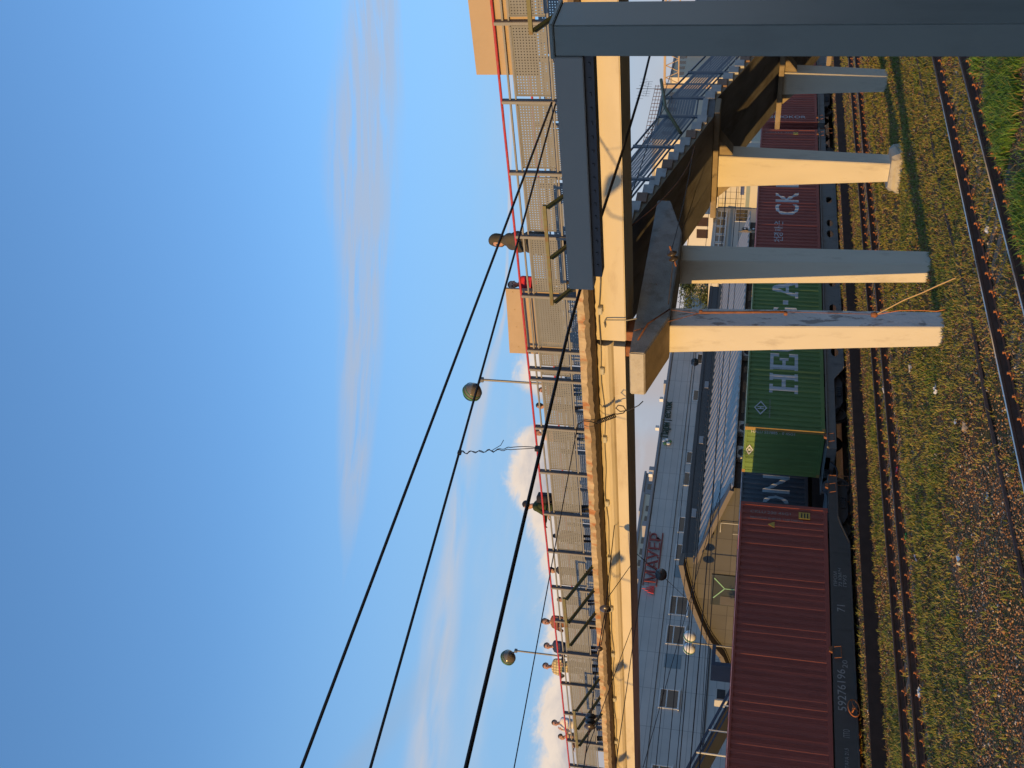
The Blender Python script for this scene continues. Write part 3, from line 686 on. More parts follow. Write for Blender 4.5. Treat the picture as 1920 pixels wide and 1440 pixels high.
def stair_pier(x, top, y0, y1, zb, foot):
    b = MB(); b.box(x-.22, x+.75, SA+.05, SB+.55, top-.17, top)            # bearing shelf
    ym = (y0[0]+y0[1])/2
    b.prism([(y1[0]-.55, top-.17), (y1[1]+.45, top-.17), (y1[1]+.02, top-.6), (y1[0]-.02, top-.6)], x+.10, x+.72, 'x')
    p = b.build('pier', M['stair_under'], st, bevel=.02)
    column((x+.02,x+.60), y0, zb, (x-.01,x+.70), y1, top-.172, [M['paint_w']], p)
    if foot:
        b = MB(); n = 18; rr = random.Random(5)
        ring = [(-.28,-.62),(-.1,-.78),(.5,-.72),(.95,-.55),(1.0,.3),(.9,.72),(.2,.86),(-.3,.55)]
        for i in range(5):
            z = -.1+.11*i; k = 1-.05*i + .04*rr.uniform(-1,1)
            for a, c in ring: b.v.append((x+.25+(a-.25)*k+.03*rr.uniform(-1,1), ym+c*k+.05*rr.uniform(-1,1), z))
        for i in range(4):
            for j in range(8): b.f.append((i*8+j, i*8+(j+1)%8, (i+1)*8+(j+1)%8, (i+1)*8+j)); b.m.append(0)
        b.f.append(tuple(32+j for j in range(8))); b.m.append(0); b.build('footing', M['conc_end'], p)
stair_pier(29.45, 5.565, (16.62,17.20), (16.45,17.55), -.05, True)
stair_pier(35.4, 3.66, (16.64,17.20), (16.50,17.32), -.05, False)
stair_pier(40.6, 1.80, (16.15,16.7), (16.1,16.75), -.05, False)
b = MB(); b.tube([(31.04,14.72,7.3),(29.16,14.72,7.0),(27.6,14.70,6.42)], .05, 8); tag(b.build('bent_pole', M['olive_steel'], None, smooth=True), 'bent brown pole leaning on the outside of the stair railing', 'pole')

# ------------------------------------------------------------------ lettering
def text_faces(s, size, bold=0):
    cu = bpy.data.curves.new('t', 'FONT'); cu.body = s; cu.size = size; cu.resolution_u = 3; cu.offset = bold
    o = bpy.data.objects.new('t', cu); COL.objects.link(o)
    me = bpy.data.meshes.new_from_object(o.evaluated_get(bpy.context.evaluated_depsgraph_get()))
    bpy.data.objects.remove(o); bpy.data.curves.remove(cu)
    bm = bmesh.new(); bm.from_mesh(me); bpy.data.meshes.remove(me)
    xs = [v.co.x for v in bm.verts]; ys = [v.co.y for v in bm.verts]
    return bm, (min(xs), max(xs), min(ys), max(ys))
def letter(s, parent, material, org, ux, uy, size=None, width=None, height=None, off=(0,0,0), profile=None, breaks=None, depth=.004, bold=0, thick=0):
    """flat letters: text x runs along ux, text y along uy from org; fitted to width/height. profile(t) pushes them along off by the corrugation"""
    bm, (x0, x1, y0, y1) = text_faces(s, 1.0, bold)
    kx = width/(x1-x0) if width else (height/(y1-y0) if height else size); ky = height/(y1-y0) if height else kx
    for v in bm.verts: v.co = Vector(((v.co.x-x0)*kx, (v.co.y-y0)*ky, 0))
    if breaks is not None:
        for t in breaks:
            if 0 < t < (x1-x0)*kx:
                bmesh.ops.bisect_plane(bm, geom=bm.verts[:]+bm.edges[:]+bm.faces[:], plane_co=(t,0,0), plane_no=(1,0,0))
    if thick:
        r = bmesh.ops.extrude_face_region(bm, geom=bm.faces[:])
        bmesh.ops.translate(bm, verts=[v for v in r['geom'] if isinstance(v, bmesh.types.BMVert)], vec=(0,0,thick))
    ux, uy, off, org = Vector(ux), Vector(uy), Vector(off), Vector(org)
    for v in bm.verts:
        t = v.co.x; d = (profile(t) if profile else 0) + depth + v.co.z; v.co = org + ux*t + uy*v.co.y + off*d
    me = bpy.data.meshes.new('lettering'); bmesh.ops.recalc_face_normals(bm, faces=bm.faces); bm.to_mesh(me); bm.free(); me.materials.append(material)
    return link(bpy.data.objects.new('lettering', me), parent)

# ------------------------------------------------------------------ containers
PITCH, DEP = .278, .042
def corr(t):
    """corrugation depth, 0 = outermost"""
    q = (t/PITCH) % 1
    if q < .36: return 0
    if q < .50: return DEP*(q-.36)/.14
    if q < .86: return DEP
    return DEP*(1-(q-.86)/.14)
def corr_breaks(t0, t1):
    out = []; k = math.floor(t0/PITCH)
    while k*PITCH < t1+PITCH:
        for q in (0,.36,.50,.86): out.append((k+q)*PITCH)
        k += 1
    return [t for t in out if t0 < t < t1]
def container(label, x0, x1, y0, z0, h, paint, roof, w=2.44, post=None, end=True):
    c = thing('shipping_container', label, 'container', ((x0+x1)/2, y0+w/2, z0), 'containers on the freight train')
    y1 = y0+w; z1 = z0+h; P = M[paint]; tr, br, cp = .07, .15, .13
    ts = [x0+cp] + [x0+t for t in corr_breaks(cp, x1-x0-cp)] + [x1-cp]
    b = MB()
    rb = random.Random(int(x0*7)); jit = {}
    for x in ts:
        kk = round((x-x0)/PITCH); jit.setdefault(kk, rb.uniform(-.004,.004) + (rb.random() < .2)*.006)
        d = corr(x-x0) - (jit[kk] if corr(x-x0) == 0 else 0); b.v += [(x, y0+.018+d, z0+br), (x, y0+.018+d, z1-tr)]
    b.f = [(2*i, 2*i+2, 2*i+3, 2*i+1) for i in range(len(ts)-1)]; b.m = [0]*len(b.f); b.build('side_wall', P, c)
    b = MB(); b.box(x0+.05, x1-.05, y1-.05, y1-.02, z0+br, z1-tr); b.build('side_wall', P, c)
    te = [y0+cp] + [y0+t for t in corr_breaks(cp, w-cp)] + [y1-cp]
    b = MB()
    for y in te:
        d = corr(y-y0); b.v += [(x0+.018+d, y, z0+br), (x0+.018+d, y, z1-.1)]
    b.f = [(2*i+1, 2*i+3, 2*i+2, 2*i) for i in range(len(te)-1)]; b.m = [0]*len(b.f); b.build('end_wall', P, c)
    b = MB(); b.box(x1-.06, x1-.02, y0+.05, y1-.05, z0+br, z1-.1); b.build('end_wall', P, c)
    b = MB()
    for xa, xb in ((x0, x0+cp), (x1-cp, x1)):
        for ya, yb in ((y0, y0+cp), (y1-cp, y1)): b.box(xa, xb, ya, yb, z0+.12, z1-.12)
        b.box(xa, xb, y0+cp, y1-cp, z0, z0+br); b.box(xa, xb, y0+cp, y1-cp, z1-.10, z1-.003)
    for ya, yb in ((y0, y0+.06), (y1-.06, y1)): b.box(x0+cp, x1-cp, ya, yb, z0+.02, z0+br); b.box(x0+cp, x1-cp, ya, yb, z1-tr, z1)
    b.build('frame', P, c)
    for xa in (x0-.004, x1-.174):
        for ya in (y0-.004, y1-.158):
            for za in (z0, z1-.118): b = MB(); b.box(xa, xa+.178, ya, ya+.162, za, za+.118); b.build('corner_casting', post or P, c)
    if post:
        b = MB(); b.box(x0-.003, x0+.02, y0-.003, y0+cp+.02, z0+.12, z1-.12); b.build('corner_post', post, c)
    b = MB(); n = int((x1-x0)/.28); 
    for i in range(n+1):
        x = x0+.1+(x1-x0-.2)*i/n; d = .02*(i % 2); b.v += [(x, y0+.06, z1-.012-d), (x, y1-.06, z1-.012-d)]
    b.f = [(2*i, 2*i+1, 2*i+3, 2*i+2) for i in range(n)]; b.m = [0]*n; b.build('roof', M[roof], c)
    return c
def side_text(c, s, x0, y0, xt, zt, width, height, m='text_white', bold=.0):
    pr = lambda t: -corr(t+xt-x0); br = [t-(xt-x0) for t in corr_breaks(xt-x0, xt-x0+width)]
    return letter(s, c, M[m], (xt, y0+.018, zt), (1,0,0), (0,0,1), width=width, height=height, off=(0,-1,0), profile=pr, breaks=br, bold=bold)
Y0 = 28.0; ZC, HC = 1.03, 2.93
cr = container('oxide red corrugated container nearest the left, tallest in the picture', 13.75, 25.9, Y0, ZC, HC, 'c_red', 'c_roof')
cg = container('green container with big white letters HEUNG-A beside the columns', 29.72, 41.35, Y0, ZC, HC, 'c_green', 'g_roof', post=M['c_post'])
ck = container('dark red container lettered CK LINE between two columns', 41.55, 53.2, Y0, ZC, HC, 'c_red', 'c_roof')
c3 = container('dark red container with a column of small white letters, farthest to the right', 54.0, 66.1, Y0, ZC, HC, 'c_red', 'c_roof')
R4 = lambda a, b_, c, d: [(a,c),(b_,c),(b_,d),(a,d)]
SLAB = {'H': [R4(.09,.31,.12,.88), R4(0,.40,0,.12), R4(0,.40,.88,1), R4(.69,.91,.12,.88), R4(.60,1,0,.12), R4(.60,1,.88,1), R4(.31,.69,.43,.57)],
 'E': [R4(.10,.34,.12,.88), R4(0,.95,0,.12), R4(0,.95,.88,1), R4(.82,.95,.12,.32), R4(.82,.95,.68,.88), R4(.34,.60,.44,.56), R4(.60,.70,.34,.66)],
 'A': [[(.12,.12),(.25,.12),(.37,.48),(.475,.80),(.475,1),(.40,1)], [(.475,1),(.475,.80),(.58,.48),(.70,.12),(.92,.12),(.60,1)], [(.33,.36),(.62,.36),(.58,.48),(.37,.48)], R4(.02,.36,0,.12), R4(.60,1,0,.12)], '-': [R4(0,1,.38,.58)]}
def slab_letter(c, ch, x0, xa, xb, za, zb, y0):
    bm = bmesh.new(); w, h = xb-xa, zb-za
    for poly in SLAB[ch]: bm.faces.new([bm.verts.new((p[0]*w, p[1]*h, 0)) for p in poly])
    for t in corr_breaks(xa-x0, xb-x0): bmesh.ops.bisect_plane(bm, geom=bm.verts[:]+bm.edges[:]+bm.faces[:], plane_co=(t-(xa-x0),0,0), plane_no=(1,0,0))
    for v in bm.verts: v.co = Vector((xa+v.co.x, y0+.018+corr(xa+v.co.x-x0)-.005, za+v.co.y))
    me = bpy.data.meshes.new('lettering'); bm.to_mesh(me); bm.free(); me.materials.append(M['text_white']); link(bpy.data.objects.new('lettering', me), c)
for ch, xa, xb in (('H',31.82,33.0),('E',33.15,34.25),('-',37.52,37.82),('A',38.0,39.42)): slab_letter(cg, ch, 29.72, xa, xb, 2.03, 3.12, Y0)
for ch, xa, w_ in (('U',34.4,.85),('N',35.4,.9),('G',36.42,.9)): side_text(cg, ch, 29.72, Y0, xa, 2.03, w_, 1.08, bold=.012)
side_text(ck, 'CK LINE', 41.55, Y0, 44.7, 2.0, 5.6, 1.12, bold=.008)
side_text(ck, '천경해운', 41.55, Y0, 42.35, 2.72, 1.75, .42)
b_ = Y0+.018
# logo and small print of the green container
def diamond(c, xc, zc, r, xorg, y0, m):
    b = MB()
    for k in range(4):
        p = [(xc+r, zc), (xc, zc+r*.62), (xc-r, zc), (xc, zc-r*.62)]; a, d = p[k], p[(k+1) % 4]; s = .78
        q = lambda p_: (xc+(p_[0]-xc)*s, zc+(p_[1]-zc)*s)
        b.add([(a[0], y0, a[1]), (d[0], y0, d[1]), (q(d)[0], y0, q(d)[1]), (q(a)[0], y0, q(a)[1])], [(0,1,2,3)])
    b.box(xc-.20*r, xc-.08*r, y0-.001, y0, zc-.30*r, zc+.30*r); b.box(xc+.08*r, xc+.20*r, y0-.001, y0, zc-.30*r, zc+.30*r); b.box(xc-.08*r, xc+.08*r, y0-.001, y0, zc-.05*r, zc+.05*r)
    o = b.build('logo', m, c); return o
diamond(cg, 30.85, 3.42, .40, 29.72, Y0+.010, M['text_white'])
letter('www.heung-a.com', cg, M['text_dim'], (30.30, Y0+.012, 3.02), (1,0,0), (0,0,1), width=1.05, height=.11, off=(0,-1,0))
# end wall of the green container (faces -x; reads with +y to the left)
letter('HALU 557885 - 0 45G1', cg, M['text_white'], (29.735, Y0+.30, 3.72), (0,0,-1), (0,-1,0), width=1.6, height=.13, off=(-1,0,0))
b = MB(); yc, zc = Y0+1.22, 3.74
for k in range(4):
    p = [(yc+.28, zc), (yc, zc+.15), (yc-.28, zc), (yc, zc-.15)]; a, d = p[k], p[(k+1)%4]; s = .62
    b.add([(29.733,)+a, (29.733,)+d, (29.733, yc+(d[0]-yc)*s, zc+(d[1]-zc)*s), (29.733, yc+(a[0]-yc)*s, zc+(a[1]-zc)*s)], [(0,1,2,3)])
b.box(29.731, 29.733, yc-.06, yc+.06, zc-.05, zc+.05); b.build('logo', M['text_white'], cg)
letter('SINOKOR', c3, M['text_white'], (54.45, Y0+.012, 3.55), (0,0,-1), (1,0,0), width=1.9, height=.30, off=(0,-1,0))
# red container small print, label and triangle
letter('CKLU 200 45G1', cr, M['text_dim'], (25.42, Y0+.010, 3.62), (0,0,-1), (1,0,0), width=1.35, height=.12, off=(0,-1,0))
letter('MAX.GROSS 30,480 KG  TARE 3,900 KG', cr, M['text_dim'], (25.15, Y0+.010, 3.62), (0,0,-1), (1,0,0), width=1.75, height=.10, off=(0,-1,0))
b = MB(); b.box(25.32, 25.62, Y0+.004, Y0+.012, 1.62, 2.0); o = b.build('label', M['yellow'], cr)
b = MB()
for z in (1.70,1.80,1.90): b.box(25.36, 25.58, Y0+.002, Y0+.004, z-.022, z+.022)
b.build('print', M['dark_metal'], o)
b = MB(); b.prism([(24.80,2.80),(25.08,2.80),(24.94,3.02)], Y0+.004, Y0+.012, 'y'); b.build('warning_triangle', M['yellow'], cr)
letter('CKLU 300', ck, M['text_dim'], (52.75, Y0+.010, 3.75), (0,0,-1), (1,0,0), width=1.5, height=.10, off=(0,-1,0))
b = MB(); b.box(52.6, 52.85, Y0+.004, Y0+.012, 2.05, 2.3); b.build('label', M['yellow'], ck)
# a second train behind, seen through the gap
cb = container('navy blue container with large white letters seen through the gap in the train', 28.0, 40.1, 33.3, 1.15, 2.75, 'c_blue', 'c_roof_b')
side_text(cb, 'DONG', 28.0, 33.3, 29.12, 1.90, 4.45, 1.14, bold=.006)
tag(container('oxide red container on the far train hidden mostly behind the red one', 14.5, 27.0, 33.3, 1.15, 2.7, 'c_red', 'c_roof'), group='containers on the freight train')

# ------------------------------------------------------------------ flat wagons
whl = None
def wheelset(x, yc, parent):
    for s in (-1, 1):
        b = MB(); y = yc + s*.80
        b.lathe([(.40,-.07),(.475,-.06),(.50,-.04),(.455,.0),(.44,.06),(.36,.065),(.34,.03),(.16,.025),(.13,.08),(.05,.085)], (x, y, .66), 24, 0, (0, s, 0))
        b.build('wheel', M['wheel'], parent, smooth=False)
    b = MB(); b.tube([(x, yc-.76, .66), (x, yc+.76, .66)], .08, 10); b.build('axle', M['dark_metal'], parent)
def bogie(xc, yc, parent):
    b = MB()
    for s in (-1, 1):
        y = yc + s*1.02
        b.prism([(xc-1.22,.80),(xc-1.22,.58),(xc-.95,.50),(xc-.55,.34),(xc+.55,.34),(xc+.95,.50),(xc+1.22,.58),(xc+1.22,.80),(xc+.6,.93),(xc-.6,.93)], y-.06, y+.06, 'y')
        for xx in (xc-1.0, xc+1.0): b.lathe([(.13,0),(.15,.05),(.10,.12)], (xx, y+s*.06, .66), 12, 0, (0,s,0))
        for k in range(-2,3): b.lathe([(.05,0),(.062,.03),(.05,.06),(.062,.09),(.05,.12),(.062,.15),(.05,.18)], (xc+k*.11, y+s*.07, .40), 8)
    b.box(xc-.2, xc+.2, yc-1.0, yc+1.0, .55, .85)
    o = b.build('bogie', M['dark_metal'], parent)
    wheelset(xc-1.0, yc, o); wheelset(xc+1.0, yc, o); return o
def coupler(x, yc, parent, s):
    b = MB(); b.box(min(x, x+s*.7), max(x, x+s*.7), yc-.11, yc+.11, .78, .98); b.box(min(x+s*.55,x+s*.85), max(x+s*.55,x+s*.85), yc-.2, yc+.2, .72, 1.04)
    b.tube([(x, yc-.5, .8), (x+s*.25, yc-.5, .62), (x+s*.5, yc-.45, .55), (x+s*.8, yc-.4, .66)], .035, 6); b.build('coupler', M['dark_metal'], parent)
def wagon(label, xa, xb, y0, bog, style, end_x=None):
    w = thing('flat_wagon', label, 'freight wagon', ((xa+xb)/2, y0+1.22, .2)); yc = y0+1.22; P = M['wagon_dark'] if style == 'fish' else M['wagon_grey']
    b = MB()
    for s, y in ((-1, y0+.02), (1, y0+2.42)):
        if style == 'fish':
            i = xb - 2.0; o = [(xa, 1.0), (xa, .70), (xa+2, .70), (xa+3.3, .36), (i-1.15, .36), (i-.35, .62), (i+.0, .70), (xb, .70), (xb, 1.0)]
            b.prism(o, y-.02, y+.02, 'y'); b.bar((xa+3.3,y-.05,.36),(i-1.15,y-.05,.36),.10,.03); b.bar((i-1.15,y-.05,.36),(i-.35,y-.05,.62),.1,.03); b.bar((i-.35,y-.05,.62),(i,y-.05,.70),.1,.03); b.bar((i,y-.05,.70),(xb,y-.05,.70),.1,.03)
        else:
            xs = [h for h in (34.5,35.9,37.41,39.26,41.2,43.14,44.05,46.1,48.0) ] if style == 'holes' else []
            zt, zb = 1.0, .27
            # web cut by oval openings
            edges = [xa+4.6] + xs + [xb-4.6]; hw, hh = .30, .15
            prev = xa+4.6
            for h in xs:
                b.box(prev, h-hw, y-.02, y+.02, zb, zt, 0); b.box(h-hw, h+hw, y-.02, y+.02, zb+.36+hh, zt, 0) if False else None
                N_ = 20; rim = [(h+hw*math.cos(2*math.pi*j/N_), .60+hh*math.sin(2*math.pi*j/N_)) for j in range(N_)]
                out = []
                for j in range(N_):
                    c_, s_ = math.cos(2*math.pi*j/N_), math.sin(2*math.pi*j/N_); k = 1/max(abs(c_), abs(s_))
                    out.append((h+hw*c_*k, (.635 + (zt-.635)*s_*k) if s_ > 0 else (.635 + (.635-zb)*s_*k)))
                for yy in (y-.02, y+.02):
                    b.add([(p[0], yy, p[1]) for p in rim+out], [(j, (j+1)%N_, N_+(j+1)%N_, N_+j) for j in range(N_)])
                b.add([(p[0], yy, p[1]) for yy in (y-.02, y+.02) for p in rim], [(j, (j+1)%N_, N_+(j+1)%N_, N_+j) for j in range(N_)])
                prev = h+hw
            b.box(prev, xb-4.6, y-.02, y+.02, zb, zt)
            b.prism([(xa,1.0),(xa,.66),(xa+3.9,.66),(xa+4.6,.27),(xa+4.6,1.0)], y-.02, y+.02, 'y'); b.prism([(xb,1.0),(xb,.66),(xb-3.9,.66),(xb-4.6,.27),(xb-4.6,1.0)], y-.02, y+.02, 'y')
            b.box(xa, xb, min(y,y+s*.09), max(y,y+s*.09), .955, 1.0); b.box(xa+4.6, xb-4.6, min(y,y+s*.09), max(y,y+s*.09), .27, .30)
    b.box(xa, xb, y0+.5, y0+1.94, .82, .99); b.box(xa, xa+.25, y0+.03, y0+2.41, .66, .995); b.box(xb-.25, xb, y0+.03, y0+2.41, .66, .995)
    for k in range(12):
        x = xa+1+(xb-xa-2)*k/11; b.box(x-.06, x+.06, y0+.04, y0+2.4, .7, .96)
    b.build('frame', P, w)
    b = MB()
    for x in (xa+.6, xb-.6, (xa+xb)/2):
        b.prism([(x-.12,1.0),(x+.12,1.0),(x+.07,1.10),(x-.07,1.10)], y0-.06, y0+.06, 'y')
        b.tube([(x-.3,y0-.04,.95),(x-.3,y0-.10,.75),(x+.1,y0-.10,.75),(x+.1,y0-.04,.95)], .013, 5)
    b.build('lug', M['rust'], w)
    for x in bog: bogie(x, yc, w)
    coupler(xb, yc, w, 1); coupler(xa, yc, w, -1)
    b = MB(); b.tube([(xb-.3,y0,.98),(xb-.05,y0-.02,.95),(xb-.05,y0-.02,.30),(xb-.5,y0-.02,.30),(xb-.5,y0,.7)], .018, 6); b.tube([(xb+.1,yc-.7,.95),(xb+.15,yc-.7,.6),(xb+.1,yc-.7,.42),(xb-.1,yc-.7,.40)], .03, 6); b.build('step_iron', M['rust'], w)
    return w
w1 = wagon('charcoal flat wagon numbered 59276196 with a deep side sill', 12.6, 27.55, Y0, (14.4, 26.35), 'fish')
letter('59276196', w1, M['text_dim'], (18.0, Y0-.002, .645), (1,0,0), (0,0,1), width=1.42, height=.24, off=(0,-1,0))
letter('20', w1, M['text_dim'], (19.48, Y0-.002, .57), (1,0,0), (0,0,1), width=.28, height=.15, off=(0,-1,0))
letter('ПРОМ\n72 КМ/Ч\nГРУЗ', w1, M['text_dim'], (22.55, Y0-.002, .50), (1,0,0), (0,0,1), width=.75, height=.40, off=(0,-1,0))
letter('71', w1, M['text_dim'], (21.55, Y0-.002, .58), (1,0,0), (0,0,1), width=.26, height=.24, off=(0,-1,0))
letter('ТАРА 21,5', w1, M['text_dim'], (16.2, Y0-.002, .62), (1,0,0), (0,0,1), width=.62, height=.12, off=(0,-1,0))
letter('ПТО', w1, M['text_dim'], (17.15, Y0-.002, .58), (1,0,0), (0,0,1), width=.26, height=.18, off=(0,-1,0))
b = MB(); N_ = 28; c_ = Vector((18.0, Y0-.22, .47)); tl = R(28)
rim = [c_ + Vector((.27*math.cos(2*math.pi*j/N_), -.27*math.sin(2*math.pi*j/N_)*math.sin(tl)*.55, .27*math.sin(2*math.pi*j/N_)*.62)) for j in range(N_+1)]
b.tube(rim, .018, 6, cap=False)
for j in (2, 11, 20): b.tube([c_, rim[j]], .011, 5)
b.tube([c_+Vector((0,.25,.02)), c_+Vector((0,-.02,0))], .025, 6); b.lathe([(.05,-.02),(.05,.02)], c_, 10, 0, (0,1,0)); b.build('hand_wheel', M['rust_clip'], w1, smooth=True)
w2 = wagon('long grey flat wagon with oval openings in its side sill', 28.9, 53.3, Y0, (32.2, 50.6), 'holes')
w3 = wagon('grey flat wagon under the farthest dark red container', 53.95, 67.5, Y0, (57.0, 64.8), 'plain')
wb = wagon('black flat wagon of the far train behind the gap', 27.2, 41.0, 33.3, (29.5, 38.8), 'fish'); wb.location.z += 0
for o in list(wb.children):
    if o.name.startswith('frame'): o.data.materials[0] = M['dark_metal']
wagon('black flat wagon of the far train behind the red container', 13.6, 26.6, 33.3, (15.5, 24.8), 'fish')

# ------------------------------------------------------------------ steel frame standing close to the camera
fr = thing('steel_frame', 'grey boxed steel post with a cantilever beam close to the camera', 'steel frame', (7.2, 3.0, 0))
b = MB(); b.box(7.0, 7.42, 2.925, 3.15, -.1, 5.80); b.build('post', M['frame_steel'], fr, bevel=.008)
b = MB(); b.box(6.985, 7.435, 2.91, 3.165, 5.80, 5.83); b.build('cap_plate', M['frame_steel'], fr, bevel=.006)
b = MB(); b.box(6.99, 7.14, 3.152, 5.17, 5.60, 5.805); b.build('beam', M['beam_steel'], fr, bevel=.006)
b = MB(); b.box(7.02, 7.16, 3.152, 5.05, 5.53, 5.598)
for i in range(16): b.box(7.012, 7.02, 3.2+i*.115, 3.225+i*.115, 5.555, 5.57)
b.build('gutter', M['beam_dark'], fr)

# ------------------------------------------------------------------ overhead wires
def wire(label, pts, r=.012, m='wire', group=None, sag=0, n=24):
    b = MB(); P = []
    if len(pts) == 2:
        a, c = Vector(pts[0]), Vector(pts[1]); P = [a.lerp(c, i/n) - Vector((0,0,sag*4*(i/n)*(1-i/n))) for i in range(n+1)]
    else: P = pts
    b.tube(P, r, 6); return tag(b.build('overhead_wire', M[m], None, smooth=True), label, 'wire', group)
def extend(a, c, k): a, c = Vector(a), Vector(c); return tuple(a + (a-c)*k)
A, C = (5.52, 11.15, 9.04), (18.25, 9.13, 8.17)
wire('topmost black cable crossing the open sky down to the steel beam', [extend(A, C, .5), C], .021)
A, C = (5.64, 11.15, 8.26), (18.25, 9.16, 8.10)
wire('second black cable crossing the sky, the one the hanging dropper is tied to', [extend(A, C, .5), C], .018, sag=.03)
drop = Vector((5.64,11.15,8.26)).lerp(Vector((18.25,9.16,8.10)), .355) - Vector((0,0,.03))
con = [(0, 10.25, 6.92), (5.34, 10.25, 6.92), (9.3, 10.25, 6.98), (12.77, 10.25, 7.03), (15.9, 10.25, 6.98), (18.5, 10.25, 6.88), (21.5, 10.25, 6.80), (40, 10.25, 6.80), (70, 10.25, 6.9)]
cw = wire('thick double contact wire passing in front of the girder', con, .018)
b = MB(); b.tube([(x, y+.045, z-.005) for x, y, z in con], .018, 6); b.build('second_strand', M['wire'], cw)
# dropper with kinks and clamps
b = MB(); top = drop; bot = Vector((10.17, 10.27, 6.99)); P = []
for i in range(41):
    t = i/40; p = Vector(top).lerp(bot, t); k = .03*math.sin(t*55)*(1-t)*(t < .62); P.append(p + Vector((k, 0, .4*k)))
b.tube(P, .006, 5); P2 = [p + Vector((.05*max(0, math.sin((i/40-.42)/.58*math.pi)) if i > 17 else .02*math.sin(i), 0, 0)) for i, p in enumerate(P)]; b.tube(P2, .006, 5)
b.tube([P[16], P[18]+Vector((.12,0,-.05)), P[20]+Vector((.2,0,-.02))], .005, 5)
b.box(bot.x-.05, bot.x+.02, bot.y-.02, bot.y+.03, bot.z-.01, bot.z+.08); b.box(top.x-.03, top.x+.03, top.y-.02, top.y+.02, top.z-.03, top.z+.02)
tag(b.build('dropper', M['wire'], None), 'kinked wire dropper hanging between the second cable and the contact wire', 'dropper')
A, C = (9.5, 18.0, 7.98), (18.42, 18.0, 8.31)
wire('thin black cable that meets the bridge railing beside the coiled lead', [extend(A, C, .6), (18.40, 17.65, 8.10)], .012)
# coiled lead hanging in front of the girder
b = MB(); P = [(18.40,17.65,8.10),(18.38,17.62,8.05),(18.36,17.5,7.96),(18.36,17.5,7.78),(18.38,17.58,7.62)]
for i in range(90):
    t = i/89; a = t*2*math.pi*10; P.append((18.42+.05*math.cos(a), 17.55-.25*t+.02*math.sin(a), 7.60-.42*t-.045*math.sin(a)))
P += [(18.42,17.25,7.12),(18.42,17.20,6.98),(18.42,17.10,6.92),(18.42,16.98,6.98),(18.42,16.96,7.10),(18.42,17.06,7.16),(18.42,17.16,7.06),(18.42,17.1,6.85),(18.45,16.95,6.62),(18.5,16.85,6.52)]
b.tube(P, .014, 6); tag(b.build('coiled_lead', M['wire'], None, smooth=True), 'curly coiled black lead dangling in front of the cream girder', 'cable')
# line of wires over the middle track and the train, in front of the station
def run(label, y, za, zb, r=.012, m='wire', x0=4, x1=95, sag=.15):
    z = lambda x: za + (zb-za)*(x-16)/17.7
    wire(label, [(x0, y, z(x0)), (x1, y, z(x1))], r, m, sag=sag, n=30)
run('upper of the two feeder wires just under the girder in front of the blue station', 29.0, 6.03, 6.28, .013)
run('wire below the feeder pair stretched across the upper storey of the station', 29.2, 5.70, 5.9, .012)
run('wire crossing the large upstairs windows of the blue station', 29.3, 5.36, 5.55, .016)
run('thick contact wire running just below the station windows', 29.2, 5.05, 5.12, .02)
run('lowest wire running just above the tops of the containers', 29.4, 4.78, 4.86, .014)
run('thin wire hanging over the far train in front of the grey fascia', 34.5, 5.6, 5.75, .014, x0=8)
run('slack wire near the bottom of the station cladding', 34.6, 4.9, 5.5, .012, x0=8, sag=.5)
run('brown stranded wire over the middle track below the girder', 21.95, 6.55, 6.62, .011, 'wire_brown', x1=60)
wire('wire sloping across the left windows of the station', [(14,29,6.6),(30,29.2,4.35)], .011)
wire('steep stay wire rising from the container tops toward the girder at the left', [(20.5,31.4,2.9),(7,31.4,7.2)], .016)
wire('thin diagonal stay crossing the face of the girder on the left', [(16.5,21.95,7.27),(19.0,23.6,6.97)], .010)
wire('thin diagonal stay between the insulators and the girder', [(12.2,21.95,7.16),(19.0,26.5,6.98)], .010)
wire('pair of crossing wires seen under the girder beside the stairs', [(20.4,12.4,6.95),(50,20,7.6)], .012)
wire('diagonal span wire reaching from under the girder to the stair railing', [(20.4,11.6,6.95),(30.2,14.86,6.9)], .010)
wire('thin wire hanging from the underside of the girder past the column tops', [(20.4,14.84,6.4),(33,17.95,6.05)], .010, 'wire_brown', sag=.25)
wire('second brown wire looping past the stair underside', [(20.4,13.2,6.95),(27.5,15.0,6.0)], .010, 'rust', sag=.3)
wire('vertical rusty wire hanging along the cross head to the near column', [(18.6,14.82,6.72),(19.7,15.02,5.2)], .009, 'rust')
# twin wires with insulators over the middle track
def insulator(label, c, discs, axis, rad, parent_label=None):
    t = thing('insulator', label, 'insulator', c, 'insulators on the twin wires'); ax = Vector(axis).normalized(); L_ = .14*discs
    b = MB()
    for k in range(discs):
        b.lathe([(.03,-.06),(rad*.55,-.05),(rad,-.005),(rad*.92,.02),(rad*.45,.05),(.03,.075)], Vector(c)+ax*((k-(discs-1)/2)*.13), 16, 0, ax)
    b.build('disc', M['insul'], t, smooth=True)
    b = MB(); b.tube([Vector(c)-ax*(L_*.5+.12), Vector(c)+ax*(L_*.5+.12)], .02, 6); b.build('pin', M['rust'], t)
tw = [(2,21.95,6.95),(13.0,21.95,7.18),(15.1,21.95,7.26),(16.15,21.95,7.26),(21.9,21.95,7.52)]
wire('wire carrying the string of brown insulators in front of the girder', tw, .013)
wire('lower companion wire of the insulator string', [(15.1,21.95,7.22),(16.2,21.95,7.20)], .012, n=4)
insulator('single brown insulator disc, rightmost on the wire in front of the girder', (16.2,21.95,7.26), 1, (1,0,.05), .15)
insulator('small brown insulator at the middle of the wire in front of the girder', (15.0,21.95,7.25), 1, (1,0,.05), .09)
insulator('triple stacked brown insulator, leftmost on the wire in front of the girder', (13.0,21.95,7.18), 3, (1,0,.05), .13)
